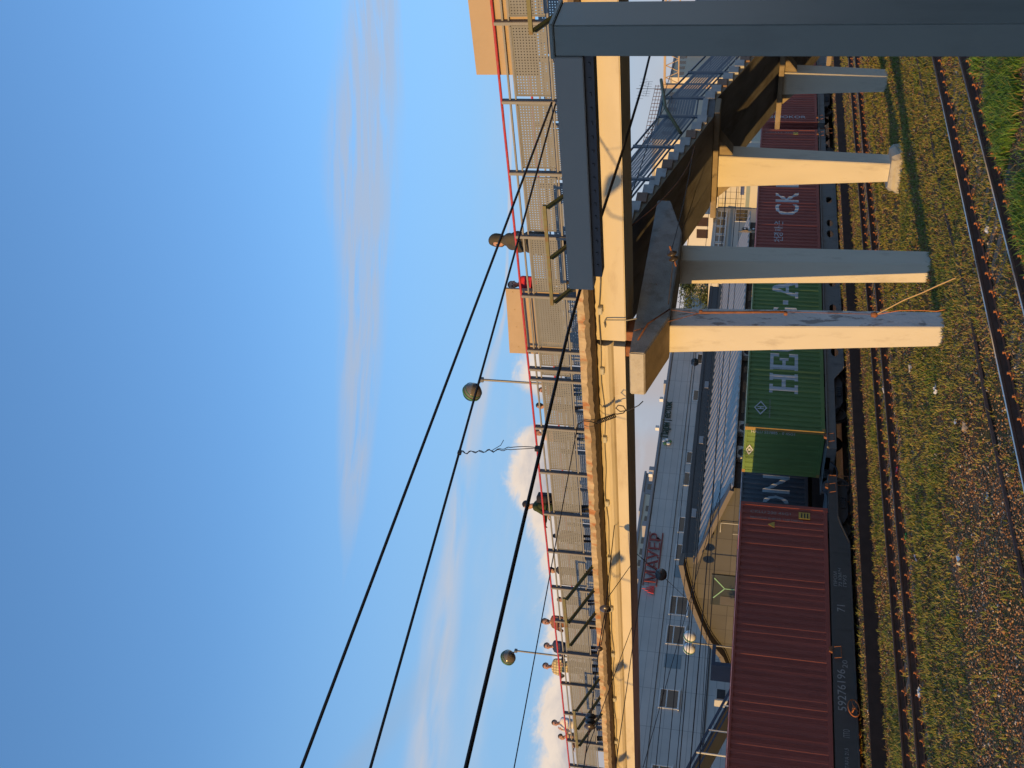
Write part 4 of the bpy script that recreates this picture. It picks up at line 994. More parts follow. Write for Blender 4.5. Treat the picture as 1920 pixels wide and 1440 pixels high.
wire('brown wire from the insulator to the underside of the stair flight', [(27.3,15.0,6.03),(20.6,13.93,6.06)], .010, 'wire_brown', sag=.05)
wire('brown wire from the insulator round to the foot of the cross head', [(20.25,14.05,6.0),(18.85,16.0,6.12)], .010, 'wire_brown')
wire('span wire holding the large round insulator in front of the station', [(20.5,24.9,6.97),(25.0,31.4,6.66),(44.0,58.0,6.3)], .012)
insulator('dark insulator hanging in front of the second column', (20.4,14.0,6.02), 2, (.2,-.9,.3), .12)
insulator('pale insulator among the wires above the station roof edge', (34.5,29.0,6.16), 2, (1,0,.1), .16)
insulator('dark insulator among the wires at the bottom left under the girder', (15.6,29.0,6.08), 3, (0,.3,1), .13)
insulator('large round insulator in front of the red rooftop sign', (25.0,31.4,6.66), 2, (0.2,1,0), .22)

# ------------------------------------------------------------------ lamps
def sphere_lamp(label, x, y, zb, zt, r, side):
    t = thing('street_lamp', label, 'street lamp', (x, y, zb), 'globe lamps on the bridge')
    b = MB(); b.tube([(x,y,zb),(x,y,zt)], .03, 8); b.box(x-.05,x+.05,y-.05,y+.05,zt-.02,zt+.07); b.build('pole', M['pole_steel'], t)
    c = Vector((x, y+.95*r/.24*.62, zt+.28)); d = Vector((0, .62, .42)).normalized()
    c = Vector((x, y, zt+.03)) + d*(r+.30)
    b = MB(); b.tube([(x,y,zt+.03), Vector((x,y,zt+.03))+d*.30], .022, 6); b.lathe([(.05,-.02),(.09,.02),(.09,.08),(.05,.1)], Vector((x,y,zt+.03))+d*.26, 12, 0, d); b.build('arm', M['lamp_black'], t)
    b = MB(); prof = [(r*math.cos(a), r*math.sin(a)) for a in [R(k) for k in range(-88, 6, 9)]]
    b.lathe(prof, c, 24, 0, d); h = b.build('lamp_head', M['lglass'], t, smooth=True)
    b = MB(); b.lathe([(r*math.cos(R(k))*1.01, r*math.sin(R(k))*1.01) for k in range(6, 90, 8)], c, 24, 0, d); b.build('lamp_cover', M['lamp_black'], t, smooth=True)
    b = MB()
    for o, w in ((.0,.06),(-.09,.03)):
        rr = math.sqrt(max(.001, r*r-o*o)); b.lathe([(rr*1.0,o-.0),(rr*1.06,o),(rr*1.06,o+w),(rr*1.0,o+w)], c, 28, 0, d)
    b.build('band', M['lamp_green'], t, smooth=True)
sphere_lamp('globe lamp with green bands high above the middle of the bridge', 20.0, 17.85, 7.96, 10.87, .25, 1)
sphere_lamp('globe lamp with green bands above the man in the checked shirt', 20.0, 29.95, 7.96, 11.02, .25, 1)
# teardrop lamps beside the tracks, just outside the picture; their shadows fall on the girder
for i, (y, z) in enumerate(((11.2, 8.70), (23.27, 8.89), (28.5, 8.89), (34.0, 8.92))):
    t = thing('street_lamp', '%s teardrop lamp along the track, on a thin pole outside the left edge' % ['nearest','second','third','farthest'][i], 'street lamp', (4, y, 0), 'teardrop lamps along the track')
    b = MB(); b.tube([(4,y+.9,0),(4,y+.9,z-.4),(4,y+.75,z+.05),(4,y+.5,z+.2),(4,y+.3,z+.15)], .025, 6); b.build('pole', M['pole_steel'], t)
    b = MB(); b.lathe([(.03,-.36),(.06,-.3),(.13,-.1),(.18,.08),(.15,.22),(.05,.28)], (4,y,z), 14, 0, (0,-.75,-.45)); b.build('lamp_head', M['lamp_black'], t, smooth=True)
t = thing('street_lamp', 'twin globe lamp on a pole in front of the beige station gable', 'street lamp', (37.1, 52.6, 0))
b = MB(); b.tube([(37.1,52.6,0),(37.1,52.6,5.9)], .05, 8); b.tube([(37.1,52.0,6.05),(37.1,52.3,5.92),(37.1,52.6,5.9),(37.1,52.9,5.92),(37.1,53.2,6.05)], .03, 6); b.build('pole', M['pole_steel'], t)
for y in (52.0, 53.2):
    b = MB(); b.ball((37.1,y,6.08), .36, n=18, m=10); g = b.build('globe', M['white'], t, smooth=True)
    b = MB(); b.lathe([(.365,-.05),(.375,-.05),(.375,.05),(.365,.05)], (37.1,y,6.08), 20, 0, (0,1,.4)); b.build('band', M['lamp_green'], g)

# ------------------------------------------------------------------ station building
sb = thing('station_building', 'beige gabled station hall with a sweeping parapet and a ribbed metal roof', 'building', (60, 52, 0))
GX = 44.0
curve_ = [(53.3,7.08),(54.7,6.86),(56.2,6.56),(57.6,6.22),(59,5.82),(60.2,5.44),(61.2,5.04),(62.0,4.62),(62.7,4.2),(64.7,3.6)]
gable = [(46.5,0),(46.5,4.22),(49.3,5.42),(53.2,6.08)] + curve_ + [(64.7,0)]
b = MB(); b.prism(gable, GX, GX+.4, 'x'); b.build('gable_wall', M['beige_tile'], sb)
b = MB()
for (a, za), (c, zc) in zip(curve_[:-1], curve_[1:]): b.bar((GX-.18,a,za-.02),(GX-.18,c+.02,zc-.02),1.0,.30)
b.build('coping', M['beige_trim'], sb)
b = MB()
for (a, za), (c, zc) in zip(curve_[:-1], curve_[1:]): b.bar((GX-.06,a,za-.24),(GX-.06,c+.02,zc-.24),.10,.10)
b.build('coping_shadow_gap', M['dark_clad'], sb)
b = MB(); b.bar((GX-.15,46.3,4.24),(GX-.15,53.3,6.20),.6,.26); b.build('verge_board', M['beige_trim'], sb)
b = MB(); nx = 152; y0, z0_, y1, z1_ = 46.05, 4.18, 53.28, 6.13
for i in range(nx+1):
    x = GX-.3 + 30.2*(i//4*4 + (0,.22,.5,.72)[i % 4]*4)/nx; h = (.0,.07,.07,.0)[i % 4]
    b.v += [(x, y0, z0_+h), (x, y1, z1_+h), (x+.0, y0, z0_-.04)]
for i in range(nx):
    b.f += [(3*i, 3*i+3, 3*i+4, 3*i+1), (3*i+2, 3*i+5, 3*i+3, 3*i)]; b.m += [0, 0]
b.build('roof', M['roof_metal'], sb)
b = MB(); b.box(GX, 73.5, 53.05, 53.34, 6.14, 6.34); 
b.build('ridge_trim', M['beige_trim'], sb)
b = MB()
for i in range(45): b.ball((GX+.4+.65*i, 53.0, 6.36), .022, n=6, m=4)
tag(b.build('bolt_head', M['beige_trim'], sb), kind='stuff')
b = MB(); b.box(GX+.3, 73.5, 53.35, 53.9, 4, 7.06); b.box(GX+.3, 73.5, 53.30, 53.348, 6.86, 7.10); b.build('clerestory', M['dark_clad'], sb)
for x in (47.5, 54.5, 60.5, 66.5): b = MB(); b.box(x, x+.75, 53.30, 53.345, 6.42, 6.72); b.build('vent', M['far_grey'], sb)
b = MB(); b.box(GX+.41, 73.5, 46.9, 47.2, 0, 4.15); b.box(73.2, 73.5, 47.21, 53.3, 0, 4.3); b.build('front_wall', M['dark_clad'], sb)
b = MB()
for i in range(13): b.box(47+2*i, 48.2+2*i, 46.88, 46.895, 2.2, 3.95)
b.build('window', M['pane'], sb)
# wall clock: glass square with pale green hands
b = MB(); b.box(GX-.10, GX-.001, 54.6, 57.7, 3.2, 5.12); ck_ = b.build('clock', M['pane'], sb)
b = MB(); c_ = (GX-.12, 55.9, 4.25)
for e in ((GX-.12,56.95,4.95),(GX-.12,54.9,4.95),(GX-.12,55.9,3.3)): b.bar(c_, e, .02, .07, up=(0,1,0))
b.build('hand', mat('pale_green_trim', (.22,.42,.28), .6), ck_)
b = MB(); b.box(GX-.13, GX-.101, 56.7, 57.6, 3.4, 4.5); b.build('blind', M['dark_clad'], ck_)
b = MB(); b.tube([(GX-.2,49.45,3.2),(GX-.2,49.45,4.74),(GX-.2,50.3,4.76)] , .035, 6); b.tube([(GX-.2,50.4,3.0),(GX-.2,50.4,4.0)], .02, 6); b.build('downpipe', M['ac_white'], sb)
b = MB(); b.box(GX-.3, GX-.02, 50.5, 50.8, 5.15, 5.45); b.build('floodlight', M['lamp_black'], sb)
for nm, x in (('square air conditioner under the roof edge, nearest the green container end', 46.5), ('square air conditioner under the roof edge, next to the one at the gable', 48.75), ('square air conditioner under the roof edge behind the near column', 56.2)):
    a = thing('air_conditioner', nm, 'air conditioner', (x, 46.5, 3.5), 'air conditioners under the roof edge')
    b = MB(); b.box(x, x+1.0, 46.4, 46.86, 3.35, 4.08); b.build('casing', M['ac_white'], a, bevel=.02)
    b = MB(); b.lathe([(.30,0),(.30,.02),(.27,.025),(.1,.01),(.05,.02)], (x+.42,46.4,3.72), 20, 0, (0,-1,0)); b.build('fan', M['dark_metal'], a)

bb = thing('terminal_building', 'long blue grey panel clad building with rooftop lettering', 'building', (60, 75, 0))
b = MB(); b.box(30, 91, 72, 92, 0, 11.2); b.build('wall', M['blue_clad'], bb)
b = MB(); b.box(29.9, 91.1, 71.88, 92.1, 11.2, 11.42); b.build('roof', M['far_grey'], bb)
b = MB(); b.box(30, 91, 71.93, 71.999, 5.0, 5.1); b.box(30, 91, 71.95, 71.999, 8.95, 9.0); b.build('ledge', M['dark_clad'], bb)
def window(x0, x1, z0, z1, y, parent, split=.62):
    b = MB(); f = .09
    b.box(x0, x1, y-.06, y-.001, z0, z0+f); b.box(x0, x1, y-.06, y-.001, z1-f, z1); b.box(x0, x0+f, y-.06, y-.001, z0+f, z1-f); b.box(x1-f, x1, y-.06, y-.001, z0+f, z1-f)
    zm = z0+(z1-z0)*split; b.box(x0+f, x1-f, y-.055, y-.001, zm-f/2, zm+f/2); b.box(x0-.1, x1+.1, y-.18, y-.061, z0-.06, z0+.02); w = b.build('window', M['frame_white'], parent)
    b = MB(); b.box(x0+f, x1-f, y-.025, y-.002, z0+f, z1-f); b.build('pane', M['pane'], w)
for x0, x1 in ((38.2,39.9),(44.58,46.29),(50.41,52.27),(53.29,55.24),(59.1,60.85),(62.19,64.03),(67.9,69.6),(70.75,72.35),(79.6,81.25),(85.4,87.0)): window(x0, x1, 7.08, 8.6, 72, bb)
for x0 in (36.0, 48.2, 57.2): 
    b = MB(); b.box(x0, x0+1.3, 71.97, 71.999, 7.2, 8.5); b.build('wall_panel', M['office_band'], bb)
for x, w, h in ((57,1.2,.25),(63,.6,.4),(70,.5,.5),(82.5,.6,.3)):
    b = MB(); b.box(x, x+w, 72.5, 74, 11.42, 11.42+h); b.build('roof_vent', M['far_grey'], bb)
for x in (68.5, 74.8, 79.0):
    b = MB(); b.box(x, x+.35, 71.5, 71.86, 11.45, 11.8); b.build('floodlight', M['white'], bb)
sg = letter('Парифесток', bb, mat('dark_green_sign', (.02,.05,.03), .5), (73.95,71.9,10.30), (1,0,.004), (0,0,1), width=5.15, height=.95, off=(0,-1,0), thick=.10)
b = MB()
for a, m_ in ((0,0),(72,0),(144,1),(216,0),(288,1)):
    cx, cz = 73.35+.28*math.cos(R(a)), 10.55+.28*math.sin(R(a)); b.ball((cx,71.85,cz), .2, .08, .2, n=10, m=6, mi=m_)
b.build('logo', [M['white'], M['lamp_green']], bb)
red_s = mat('red_sign', (.27,.055,.05), .5)
letter('МАУЕР', bb, red_s, (56.25,71.85,9.95), (1,0,0), (0,0,1), width=5.4, height=.95, off=(0,-1,0), thick=.12)
b = MB(); b.box(56.0,61.9,71.9,71.99,9.80,9.9); b.box(56.0,61.9,71.9,71.99,10.95,11.03); b.build('sign_rail', red_s, bb)
b = MB()
for i, h in enumerate((.5,.75,1.0,.7,.45)): b.prism([(55.1+.16*i,10.0),(55.26+.16*i,10.0),(55.2+.16*i,10.0+h)], 71.8, 71.86, 'y')
b.build('flame_logo', mat('bright_red_sign', (.75,.07,.06), .5), bb)
for lbl, x0, x1, y, z, m_ in (('grey flat roofed block rising behind the terminal building', 100, 107.5, 112, 16.6, 'far_grey'), ('pale block with tall window bays behind the terminal roof', 86.5, 99.6, 108, 16.0, 'far_warm'), ('low grey block at the far left behind the terminal roof', 70, 84, 112, 15.0, 'far_grey')):
    t = thing('apartment_block', lbl, 'building', ((x0+x1)/2, y+6, 0)); b = MB(); b.box(x0, x1, y, y+12, 0, z-.3); b.build('wall', M[m_], t); b = MB(); b.box(x0-.2, x1+.2, y-.2, y+12.2, z-.3, z); b.build('roof', M['far_grey'], t)
    for k in range(int((x1-x0)/1.9)): b = MB(); b.box(x0+.5+1.9*k, x0+1.5+1.9*k, y-.04, y-.001, 12.6, z-.7); b.build('window', M['pane'], t)
# blue covered stair roof in front of the terminal, lower left
t = thing('stair_canopy', 'blue sloping canopy with white posts rising at the lower left above the red container', 'canopy', (23, 40, 0))
b = MB(); b.bar((19.5,40.4,5.95),(25.6,40.4,3.55),2.6,.10); b.bar((19.5,39.0,6.12),(25.6,39.0,3.72),.07,.10); b.bar((19.5,39.0,5.75),(25.6,39.0,3.35),.05,.07); b.build('roof', mat('navy_canopy_sheet', (.075,.09,.13), .5), t)
for x, z in ((22.35,4.98),(23.4,4.56),(24.6,4.05)): b = MB(); b.tube([(x,38.95,z-1.2),(x,38.95,z)], .035, 6); b.build('post', M['frame_white'], t)
t = thing('hvac_unit', 'rooftop ventilation box with a sunlit yellow side behind the red container', 'ventilation unit', (31.2, 49, 0))
b = MB(); b.box(30.95, 31.7, 48.6, 49.2, 3.4, 4.42); b.build('casing', M['ac_white'], t, bevel=.02); b = MB(); b.box(31.05,31.6,48.57,48.598,3.9,4.32); b.build('grille', M['dark_metal'], t)
b = MB(); b.box(30.9,31.75,48.55,49.25,0,3.39); b.build('stand', M['dark_metal'], t)
t = thing('bus_shelter', 'dark blue angular shelter frame standing in front of the terminal', 'shelter', (28, 40, 0))
b = MB(); b.box(27.2, 28.25, 40, 41.2, 4.50, 4.66); b.box(27.2, 27.38, 40, 41.2, 0, 4.499); b.build('frame', mat('navy_shelter', (.05,.06,.09), .5), t)

# ------------------------------------------------------------------ office, signal, tree and far roofs at the right
ob = thing('office_building', 'pale office building with window bands glimpsed between the columns', 'building', (98, 66, 0))
b = MB(); b.box(91.2, 99.8, 62, 80, 0, 7.9); b.box(96.9, 104, 61.0, 79.9, 7.91, 10.6); b.box(100.01, 108, 58.6, 79.8, 0, 7.6); b.build('wall', M['office'], ob)
b = MB(); b.box(91.2, 99.8, 61.97, 61.998, 5.9, 6.2); b.box(99.97, 100.005, 58.7, 61.9, 4.3, 4.7); b.build('band', M['office_band'], ob)
for k in range(5): window(91.6+1.55*k, 92.95+1.55*k, 6.55, 7.6, 62, ob, .55)
for k in range(2): 
    b = MB(); b.box(96.86, 96.898, 61.4+1.5*k, 62.5+1.5*k, 8.4, 9.6); b.build('window', M['pane_brown'], ob)
b = MB(); b.box(97.2, 99.5, 61.95, 61.998, 4.3, 5.7); w = b.build('window', M['frame_white'], ob)
for k in range(3): b = MB(); b.box(97.3+.74*k, 97.95+.74*k, 61.93, 61.949, 4.4, 5.6); b.build('pane', M['pane_brown'], w)
b = MB(); b.box(99.96, 100.005, 59.0, 60.4, 4.9, 5.3); b.build('sign_board', mat('blue_sign', (.05,.08,.22), .5), ob)
b = MB()
for z in (5.5, 6.3, 7.1): b.box(99.985, 100.005, 58.7, 61.9, z, z+.03)
for y in (59.3,60.1,60.9,61.5): b.box(99.985,100.005,y,y+.03,4.8,7.5)
b.build('wall_joint', M['dark_clad'], ob)
sgn = thing('railway_signal', 'two lens railway signal standing behind the dark red container', 'railway signal', (58.6, 38, 0))
b = MB(); b.tube([(58.6,38.1,0),(58.6,38.1,4.9)], .06, 8); b.build('post', M['pole_steel'], sgn)
for z in (4.5, 3.95):
    b = MB(); b.box(58.38, 58.82, 37.9, 38.05, z-.22, z+.22); h = b.build('lamp_box', M['ply'], sgn, bevel=.06)
    b = MB(); b.box(58.44, 58.76, 37.885, 37.899, z-.16, z+.16); b.build('lens_plate', M['black'], h); b = MB(); b.lathe([(.07,0),(.08,.02),(.02,.05)], (58.6,37.884,z), 12, 0, (0,-1,0)); b.build('lens', M['white'], h)
def tree(label, x, y, h, rad, n, seed, group=None):
    t = thing('tree', label, 'tree', (x,y,0), group); rr = random.Random(seed)
    b = MB(); b.tube([(x,y,0),(x+.1,y,h*.3),(x-.05,y+.1,h*.55),(x+.1,y,h*.8)], [.22,.17,.11,.04], 8)
    for k in range(9):
        a = rr.uniform(0,6.28); z0 = h*rr.uniform(.3,.6); r = rad*rr.uniform(.5,.85); b.tube([(x,y,z0),(x+.5*r*math.cos(a),y+.5*r*math.sin(a),z0+h*.12),(x+r*math.cos(a),y+r*math.sin(a),z0+h*.28)], [.09,.05,.02], 6)
    b.build('trunk', M['bark'], t)
    cl = [(rr.uniform(0,6.28), rr.uniform(.2,.85)*rad, h*rr.uniform(.38,1.0)) for _ in range(26)]
    V = []; F = []; mi = []
    for i in range(n):
        a, r, z = cl[rr.randrange(len(cl))]; p = Vector((x+r*math.cos(a), y+r*math.sin(a), z)) + Vector((rr.gauss(0,.2),rr.gauss(0,.2),rr.gauss(0,.16)))*rad
        s = rr.uniform(.06,.15); u = Vector((rr.gauss(0,1),rr.gauss(0,1),rr.gauss(0,.6))).normalized(); w = u.cross(Vector((rr.gauss(0,1),rr.gauss(0,1),rr.gauss(0,1)))).normalized()
        k = len(V); V += [p-u*s, p+w*s*.6, p+u*s, p-w*s*.6]; F.append((k,k+1,k+2,k+3)); mi.append(0 if rr.random() < .6 else 1)
    mesh_ob('crown', V, F, [M['leaf_a'], M['leaf_b']], mi, t)
tree('leafy green tree seen through the gap between the two pier columns', 95.4, 70, 11.0, 2.4, 7000, 3)
tree('young tree outside the left edge whose shadow falls across the beige station gable', 27.5, 56.0, 5.3, 1.5, 3500, 8)
for lbl, x0, x1, y, z0, z1, m_ in (('pale long building with a railing on its roof behind the staircase', 222, 251, 120, 0, 27.2, 'far_warm'), ('distant cream block sunlit beside the steel post', 318, 350, 150, 0, 31.4, 'far_warm'), ('distant grey block below the cream one beside the steel post', 335, 380, 148, 0, 27.5, 'far_grey')):
    t = thing('apartment_block', lbl, 'building', ((x0+x1)/2, y, 0)); b = MB(); b.box(x0, x1, y, y+25, z0, z1-.6); b.build('wall', M[m_], t); b = MB(); b.box(x0-.3, x1+.3, y-.3, y+25.3, z1-.6, z1); b.build('roof', M['far_grey'], t)
    for k in range(6): b = MB(); b.box(x0+2+4*k, x0+4+4*k, y-.05, y-.001, z1-4.2, z1-2); b.build('window', M['pane_brown'], t)
    if y == 120:
        b = MB()
        for z in (z1+.6, z1+1.3, z1+2.0): b.bar((x0,y+.5,z),(x1,y+.5,z),.1,.1)
        for k in range(16): b.bar((x0+k*1.9,y+.5,z1),(x0+k*1.9,y+.5,z1+2),.1,.1)
        b.build('railing', M['rust_clip'], t)
t = thing('television_antenna', 'thin rooftop television antenna against the pale sky beside the steel post', 'antenna', (250, 121, 27))
b = MB(); b.tube([(250,121,27.2),(250,121,34)], .07, 6)
for z, w in ((32.6,5.5),(31.2,4)):
    b.tube([(250-w,121,z),(250+w,121,z)], .05, 5)
    for k in range(7): b.tube([(250-w+k*w/3,121,z-.9),(250-w+k*w/3,121,z+.9)], .035, 5)
b.build('mast', M['dark_metal'], t)
t = thing('gantry', 'sunlit lattice gantry beam over the tracks beside the steel post', 'gantry', (80, 34, 0))
b = MB(); b.bar((80,24,11.5),(80,38.4,11.6),.18,.18); b.bar((80,24,10.4),(80,38.4,10.5),.1,.1)
for k in range(14): b.bar((80,24+k*1.02,10.45),(80,24.5+k*1.02,11.5),.06,.06); b.bar((80,25+k*1.02,10.45),(80,24.5+k*1.02,11.5),.06,.06)
b.box(79.85,80.15,38.3,38.6,0,11.7); b.box(79.85,80.15,23.8,24.1,0,11.6); b.build('frame', M['ply'], t)
# unseen block added behind the camera to keep the sun off the steel frame
t = thing('sun_blocker', 'plain added unseen building outside the left edge far along the platform', 'building', (-53, 0, 0))
b = MB(); b.box(-60, -46, -6, 5.8, 0, 12.3); b.build('wall', M['far_grey'], t); b = MB(); b.box(-60.3, -45.7, -6.3, 5.9, 12.3, 12.5); b.build('roof', M['dark_clad'], t)

# ------------------------------------------------------------------ litter
def scrap(label, x, y, s, m, seed):
    rr = random.Random(seed); b = MB(); z = float(gh(np.array([x]), np.array([y]))[0]) + .03; n = 5
    for i in range(n):
        for j in range(n): b.v.append((x+s*(i/4-.5)+rr.uniform(-.2,.2)*s/2, y+s*(j/4-.5)*.7+rr.uniform(-.2,.2)*s/2, z+rr.uniform(0,.45)*s))
    b.f = [(i*n+j,(i+1)*n+j,(i+1)*n+j+1,i*n+j+1) for i in range(n-1) for j in range(n-1)]; b.m = [0]*len(b.f)
    tag(b.build('litter', m, None), label, 'litter')
tan = M['ply']; blu = mat('blue_plastic', (.16,.2,.36), .4); grn = mat('green_plastic', (.02,.3,.1), .4); rdp = mat('red_plastic', (.5,.06,.08), .4)
for a in (('white paper scrap lying between the nearest rails', 17.86,11.38,.16,M['white'],1), ('tan cardboard piece on the gravel below the near column', 15.74,14.42,.22,tan,2), ('crumpled white wrapper in the grass left of the near column', 18.66,16.04,.2,M['white'],3),
 ('thin white scrap right of the cardboard piece', 16.6,15.1,.14,M['white'],4), ('white plastic strip on the gravel at centre left', 13.94,16.17,.2,M['white'],5), ('white bag scrap beside the middle track at lower left', 14.04,20.79,.2,M['white'],6), ('bluish plastic bag beside the dark moss strip', 16.9,19.65,.16,blu,7),  # the moss strip is dense grass put in for a shadow band
 ('white crumpled paper between the rails just left of the near column', 25.0,21.6,.3,M['white'],8), ('grey wrapper on the grass behind the near column', 22.08,18.32,.22,M['ac_white'],9), ('red packet lying on the middle track', 21.03,21.02,.2,rdp,10), ('green bottle cap piece by the middle track', 18.5,20.75,.14,grn,11), ('small pale scrap below the cardboard piece', 13.5,13.9,.13,M['ac_white'],12)): scrap(*a)

# ------------------------------------------------------------------ people on the bridge
def capsule(b, p0, p1, r0, r1, n=12):
    p0, p1 = Vector(p0), Vector(p1); d = p1-p0; L_ = max(d.length, 1e-4); ax = d/L_; prof = []
    for k in range(-90, 1, 18): prof.append((r0*math.cos(R(k)), r0*math.sin(R(k))))
    for k in range(0, 91, 18): prof.append((r1*math.cos(R(k)), L_+r1*math.sin(R(k))))
    prof = [(max(r, 1e-4), z) for r, z in prof]; b.lathe(prof, p0, n, 0, ax)
CLOTH = {}
def cloth(c):
    if c not in CLOTH: CLOTH[c] = mat('fabric_%d' % len(CLOTH), c, .85, var=.12, vs=9, bump=.2, bs=30, spec=.2)
    return CLOTH[c]
def check_mat():
    m = bpy.data.materials.new('checked_shirt'); nt, N, L, P = nodes_of(m); P.inputs['Roughness'].default_value = .85
    tc = N.new('ShaderNodeTexCoord'); mp = N.new('ShaderNodeMapping'); mp.inputs['Scale'].default_value = (1,1,1); L.new(tc.outputs['Object'], mp.inputs[0])
    b = N.new('ShaderNodeTexBrick'); b.offset = 0; b.inputs['Scale'].default_value = 1; b.inputs['Brick Width'].default_value = .09; b.inputs['Row Height'].default_value = .09; b.inputs['Mortar Size'].default_value = .012
    b.inputs['Color1'].default_value = (.62,.52,.28,1); b.inputs['Color2'].default_value = (.55,.46,.25,1); b.inputs['Mortar'].default_value = (.25,.2,.13,1)
    sx = N.new('ShaderNodeSeparateXYZ'); L.new(mp.outputs[0], sx.inputs[0]); cb = N.new('ShaderNodeCombineXYZ'); L.new(sx.outputs[1], cb.inputs[0]); L.new(sx.outputs[2], cb.inputs[1]); L.new(cb.outputs[0], b.inputs['Vector']); L.new(b.outputs[0], P.inputs['Base Color']); return m
CHECK = check_mat()
def person(label, x, y, top, yaw, shirt, pants, hair='hair_dark', arms='rail', lean=0., hair_long=False, hood=False, hat=None, coat=False, bag=None, turn=0., floor=7.96):
    """local axes: +x forward, +y left. One continuous body; hair, hood, hat are children"""
    H = top-floor; s = H/1.75; V3 = Vector; prim = []   # (p0,p1,r0,r1,mat) 0 skin 1 shirt 2 pants 3 shoes 4 lips 5 eye
    L = lambda z: lean*max(0, z-.92)           # lean forward above the hips
    P = lambda a, b_, z: V3((a+L(z), b_, z))
    def add(p0, p1, r0, r1, m):
        if m == 1: r0, r1 = r0*1.12, r1*1.12
        prim.append((V3(p0), V3(p1), r0, r1, m))
    for sgn in (-1, 1):
        add(P(-.01,.10*sgn,.90), P(.01,.105*sgn,.49), .095, .062, 2); add(P(.01,.105*sgn,.49), P(-.03,.11*sgn,.10), .060, .042, 2)
        add(P(-.06,.115*sgn,.045), P(.15,.135*sgn,.035), .042, .036, 3)
    add(P(0,.055,.95), P(0,-.055,.95), .115, .115, 2)
    add(P(0,.05,1.03), P(0,-.05,1.03), .112, .112, 1); add(P(0,.05,1.15), P(0,-.05,1.15), .112, .112, 1); add(P(.005,.075,1.28), P(.005,-.075,1.28), .118, .118, 1); add(P(0,.145,1.385), P(0,-.145,1.385), .078, .078, 1)
    if coat:
        add(P(0,.09,.95), P(0,-.09,.95), .175, .175, 1); add(P(0,.10,.78), P(0,-.10,.78), .19, .19, 1); add(P(0,.12,1.2), P(0,-.12,1.2), .16, .16, 1); add(P(0,.15,1.36), P(0,-.15,1.36), .11, .11, 1); add(P(-.02,.04,1.47), P(-.02,-.04,1.47), .085, .085, 1)
        for q in (-1, 1): add(P(0,.19*q,1.38), P(.0,.30*q,1.08), .085, .075, 1); add(P(0,.30*q,1.08), P(.10,.24*q,.92), .075, .06, 1)
    add(P(-.005,0,1.40), P(.015,0,1.52), .056, .052, 0); add(P(0,.09,1.43), P(0,-.09,1.43), .058, .058, 1)
    hc = P(.03,0,1.615); tq = Matrix.Rotation(turn, 3, 'Z'); F = lambda a, b_, c: hc + tq @ V3((a,b_,c))
    add(F(-.012,0,.035), F(-.012,0,.035), .088, .088, 0); add(F(.022,0,-.03), F(.035,0,-.068), .066, .044, 0)
    add(F(.098,0,-.012), F(.082,0,.03), .013, .009, 0); add(F(.082,.016,-.052), F(.082,-.016,-.052), .008, .008, 4)
    for sgn in (-1, 1):
        add(F(.070,.032*sgn,.020), F(.071,.030*sgn,.020), .012, .012, 5); add(F(-.005,.086*sgn,.012), F(-.012,.090*sgn,-.022), .014, .011, 0)
        sh = P(0,.175*sgn,1.385); k = sgn
        if arms == 'rail': el = P(.12,.24*sgn,1.13); wr = P(.36,.20*sgn,1.14); hd = V3((.08,-.0*sgn,.0))
        elif arms == 'phone' and sgn < 0: el = P(.16,.22*sgn,1.14); wr = P(.20,.10*sgn,1.40); hd = V3((-.01,.03,.085))
        elif arms == 'phone': el = P(.14,.20*sgn,1.12); wr = P(.30,.02*sgn,1.16); hd = V3((.05,-.06,.03))
        elif arms == 'cross': el = P(.10,.25*sgn,1.13); wr = P(.24,.05*sgn,1.17); hd = V3((.03,-.08*sgn,.01))
        else: el = P(-.02,.225*sgn,1.10); wr = P(.05,.235*sgn,.84); hd = V3((.02,0,-.09))
        sl = 1 if shirt is not None else 0
        add(sh, el, .058, .046, 1); add(el, el.lerp(wr,.8), .044, .034, 1); add(el.lerp(wr,.75), wr, .031, .027, 0)
        # palm, four bent fingers, thumb leaving the side
        hn = hd.normalized(); up = V3((0,0,1)) if abs(hn.z) < .8 else V3((1,0,0)); sd_ = hn.cross(up).normalized(); nn = sd_.cross(hn)
        palm = wr + hn*.075; add(wr+sd_*.012, palm+sd_*.022, .020, .017, 0); add(wr-sd_*.012, palm-sd_*.022, .020, .017, 0)
        for q, ln in zip((-1.5,-.5,.5,1.5), (.052,.066,.07,.06)):
            a = palm + sd_*.019*q; m_ = a + hn*ln*.55 - nn*.012; add(a, m_, .0095, .009, 0); add(m_, m_ + hn*ln*.35 - nn*.03, .009, .008, 0)
        add(wr + hn*.03 - sd_*.03*k, wr + hn*.065 - sd_*.052*k - nn*.01, .011, .0095, 0)
    b = MB()
    for p0, p1, r0, r1, m_ in prim: capsule(b, p0*s, p1*s, r0*s, r1*s)
    o = mesh_ob('person', b.v, b.f, [], None); md = o.modifiers.new('r', 'REMESH'); md.mode = 'VOXEL'; md.voxel_size = .0125*max(s,.7)
    me = bpy.data.meshes.new_from_object(o.evaluated_get(bpy.context.evaluated_depsgraph_get())); old = o.data; o.modifiers.clear(); o.data = me; bpy.data.meshes.remove(old)
    bm = bmesh.new(); bm.from_mesh(me); bmesh.ops.smooth_vert(bm, verts=bm.verts, factor=.4, use_axis_x=True, use_axis_y=True, use_axis_z=True); bm.to_mesh(me); bm.free()
    shm = CHECK if shirt == 'check' else cloth(shirt)
    me.materials.clear()
    for m_ in (M['skin'], shm, cloth(pants), M['black'], M['lips'], M['eye']): me.materials.append(m_)
    n = len(me.polygons); C = np.empty(n*3, np.float32); me.polygons.foreach_get('center', C); C = C.reshape(-1,3); best = np.full(n, 1e9); mi = np.zeros(n, int)
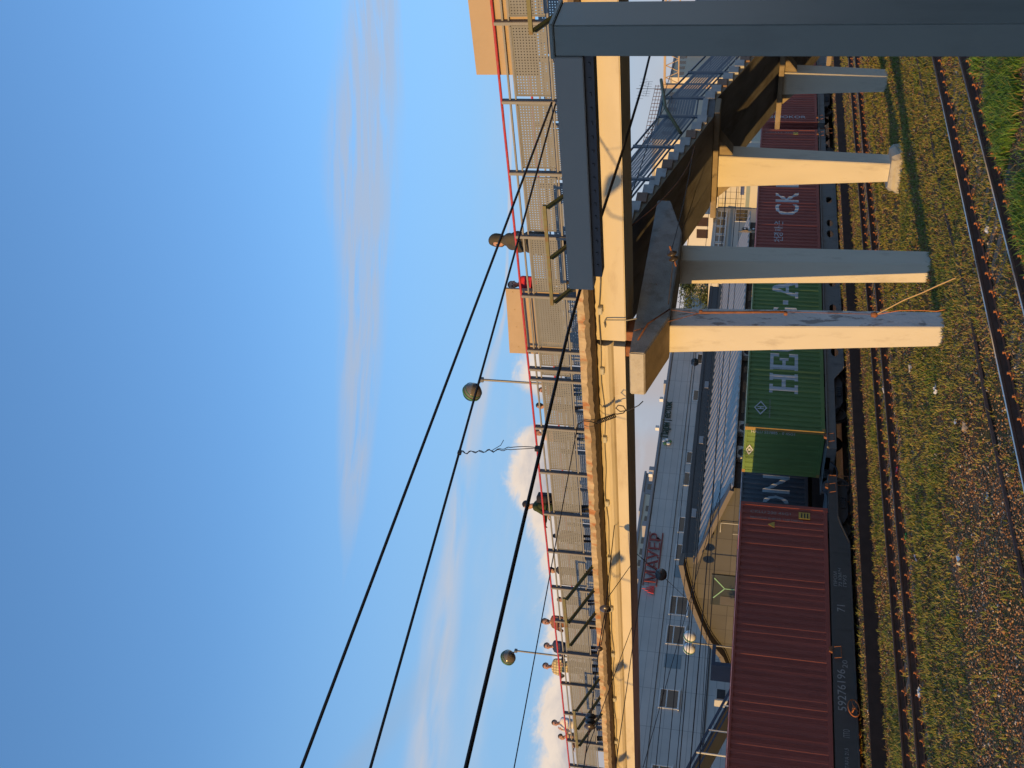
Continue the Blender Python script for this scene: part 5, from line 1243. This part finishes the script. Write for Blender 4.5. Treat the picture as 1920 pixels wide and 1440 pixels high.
    for p0, p1, r0, r1, m_ in prim:
        a = np.array(p0*s); d = np.array(p1*s)-a; dd = max(d@d, 1e-9); t = np.clip((C-a)@d/dd, 0, 1); e = np.linalg.norm(C-a-t[:,None]*d, axis=1) - (r0+(r1-r0)*t)*s - (.004 if m_ >= 4 else 0)
        k = e < best; best[k] = e[k]; mi[k] = m_
    me.polygons.foreach_set('material_index', mi.astype(np.int32)); me.polygons.foreach_set('use_smooth', [True]*n); me.update()
    tag(o, label, 'person', 'people on the footbridge')
    def child(bld, name, m_): c = bld.build(name, m_, None, smooth=True); c.parent = o; return c
    q = tq.to_4x4().to_3x3()
    b = MB(); hb = (hc + tq @ V3((-.03,0,.052)))*s; n_, m2 = 18, 12
    for i in range(m2+1):
        ph = math.pi*i/m2-math.pi/2
        for j in range(n_):
            t = 2*math.pi*j/n_; v = V3((.100*math.cos(ph)*math.cos(t), .095*math.cos(ph)*math.sin(t), .101*math.sin(ph)))*(1+.06*noise.noise((t*2.2, ph*3, x*3)))
            if v.x > .02 and v.z < .045: v.x *= .35
            if v.z < -.05: v.z = -.05 - (.12 if hair_long else .01)*(v.z+.05)/-.05 if v.x < .03 else -.045
            b.v.append(hb + tq @ v*s)
    b.f = [(i*n_+j, i*n_+(j+1)%n_, (i+1)*n_+(j+1)%n_, (i+1)*n_+j) for i in range(m2) for j in range(n_)]; b.m = [0]*len(b.f); child(b, 'hair', M[hair])
    if hood:
        b = MB(); c0 = hb + V3((-.012,0,-.01))*s
        for i in range(m2+1):
            ph = math.pi*i/m2-math.pi/2
            for j in range(n_):
                t = 2*math.pi*j/n_; v = V3((.15*math.cos(ph)*math.cos(t), .148*math.cos(ph)*math.sin(t), .165*math.sin(ph)))
                if v.x > .07: v.x = .07 + .15*(v.x-.07); v.y *= 1.02
                if v.z < -.06: v.y *= 1.25; v.z *= 1.2
                b.v.append(c0 + tq @ v*s)
        b.f = [(i*n_+j, i*n_+(j+1)%n_, (i+1)*n_+(j+1)%n_, (i+1)*n_+j) for i in range(m2) for j in range(n_)]; b.m = [0]*len(b.f); child(b, 'hood', shm)
    if hat:
        b = MB(); b.lathe([(.105*s,-.01*s),(.108*s,.03*s),(.09*s,.075*s),(.04*s,.1*s),(.005,.105*s)], hb+V3((0,0,.02*s)), 18); b.add([hb+tq@V3((x_,y_,.01))*s for x_, y_ in ((.09,-.075),(.17,-.05),(.185,0),(.17,.05),(.09,.075))], [(0,1,2,3,4)]); child(b, 'cap', cloth(hat))
    if bag:
        b = MB(); b.box(-.30*s,-.14*s,-.14*s,.14*s,1.0*s,1.38*s); child(b, 'backpack', cloth(bag)).data
    o.location = (x, y, floor); o.rotation_euler = (0,0,yaw)
    return o
W = math.pi
person('person in a grey brown hooded coat standing at the right end of the bridge', 19.05, 12.86, 9.90, W*.80, (.075,.066,.05), (.05,.05,.055), arms='down', hood=True, coat=True, turn=.2)
person('person in a bright red jacket with dark curly hair leaning on the railing', 19.0, 13.98, 9.62, W*1.02, (.50,.03,.045), (.06,.06,.08), arms='cross', turn=.6, hair_long=True)
person('child with curly brown hair whose head just shows above the railing panel', 19.1, 17.25, 9.16, W, (.30,.10,.08), (.12,.2,.32), hair='hair_brown', arms='down', hair_long=True)
person('child with long dark hair seen between the handrail and the panels', 19.1, 17.78, 9.27, W*.7, (.05,.06,.10), (.05,.05,.06), arms='down', hair_long=True)
person('short haired person in pale pink looking up just right of the dropper', 19.1, 18.75, 9.38, W*1.1, (.55,.40,.38), (.10,.14,.2), hair='hair_brown', arms='down', turn=-.3)
person('man in a dark olive green jacket standing alone at the middle of the bridge', 19.0, 21.42, 9.90, W*.62, (.05,.065,.025), (.035,.035,.04), arms='rail', bag=(.03,.03,.035))
person('small person with a black and red backpack half hidden behind the panel', 19.1, 22.75, 9.16, W*.4, (.03,.03,.035), (.03,.03,.035), arms='down', bag=(.35,.03,.04))
person('dark haired woman in black just left of the olive jacket man, head above the panel', 19.1, 24.28, 9.38, W*.9, (.04,.04,.045), (.05,.05,.06), arms='down', hair_long=True)
person('child with a dark cap barely visible above the panel near the first strut', 19.1, 25.65, 9.20, W, (.10,.10,.10), (.06,.07,.1), arms='down', hat=(.03,.03,.03))
person('woman in a brown top with light brown hair leaning over the railing', 19.0, 26.62, 9.72, W*1.08, (.22,.10,.07), (.05,.045,.05), hair='hair_brown', arms='cross', lean=.10, hair_long=True)
person('man in a navy blue jacket with short dark hair under the left globe lamp', 19.0, 27.95, 9.76, W*1.05, (.03,.045,.09), (.04,.04,.05), arms='rail', turn=.4)
person('man in a yellow checked shirt bending over the handrail', 19.0, 28.98, 9.84, W*1.2, 'check', (.05,.05,.055), hair='hair_brown', arms='rail', lean=.22)
person('young person in a white shirt holding a hand to the mouth at far left', 19.0, 32.35, 9.78, W*1.1, (.62,.60,.60), (.16,.16,.2), arms='phone', lean=.08, turn=.3)
person('person in tan behind the white shirted one at the far left of the railing', 19.0, 33.1, 9.60, W*.95, (.42,.26,.15), (.05,.05,.055), hair='hair_brown', arms='rail', lean=.15)
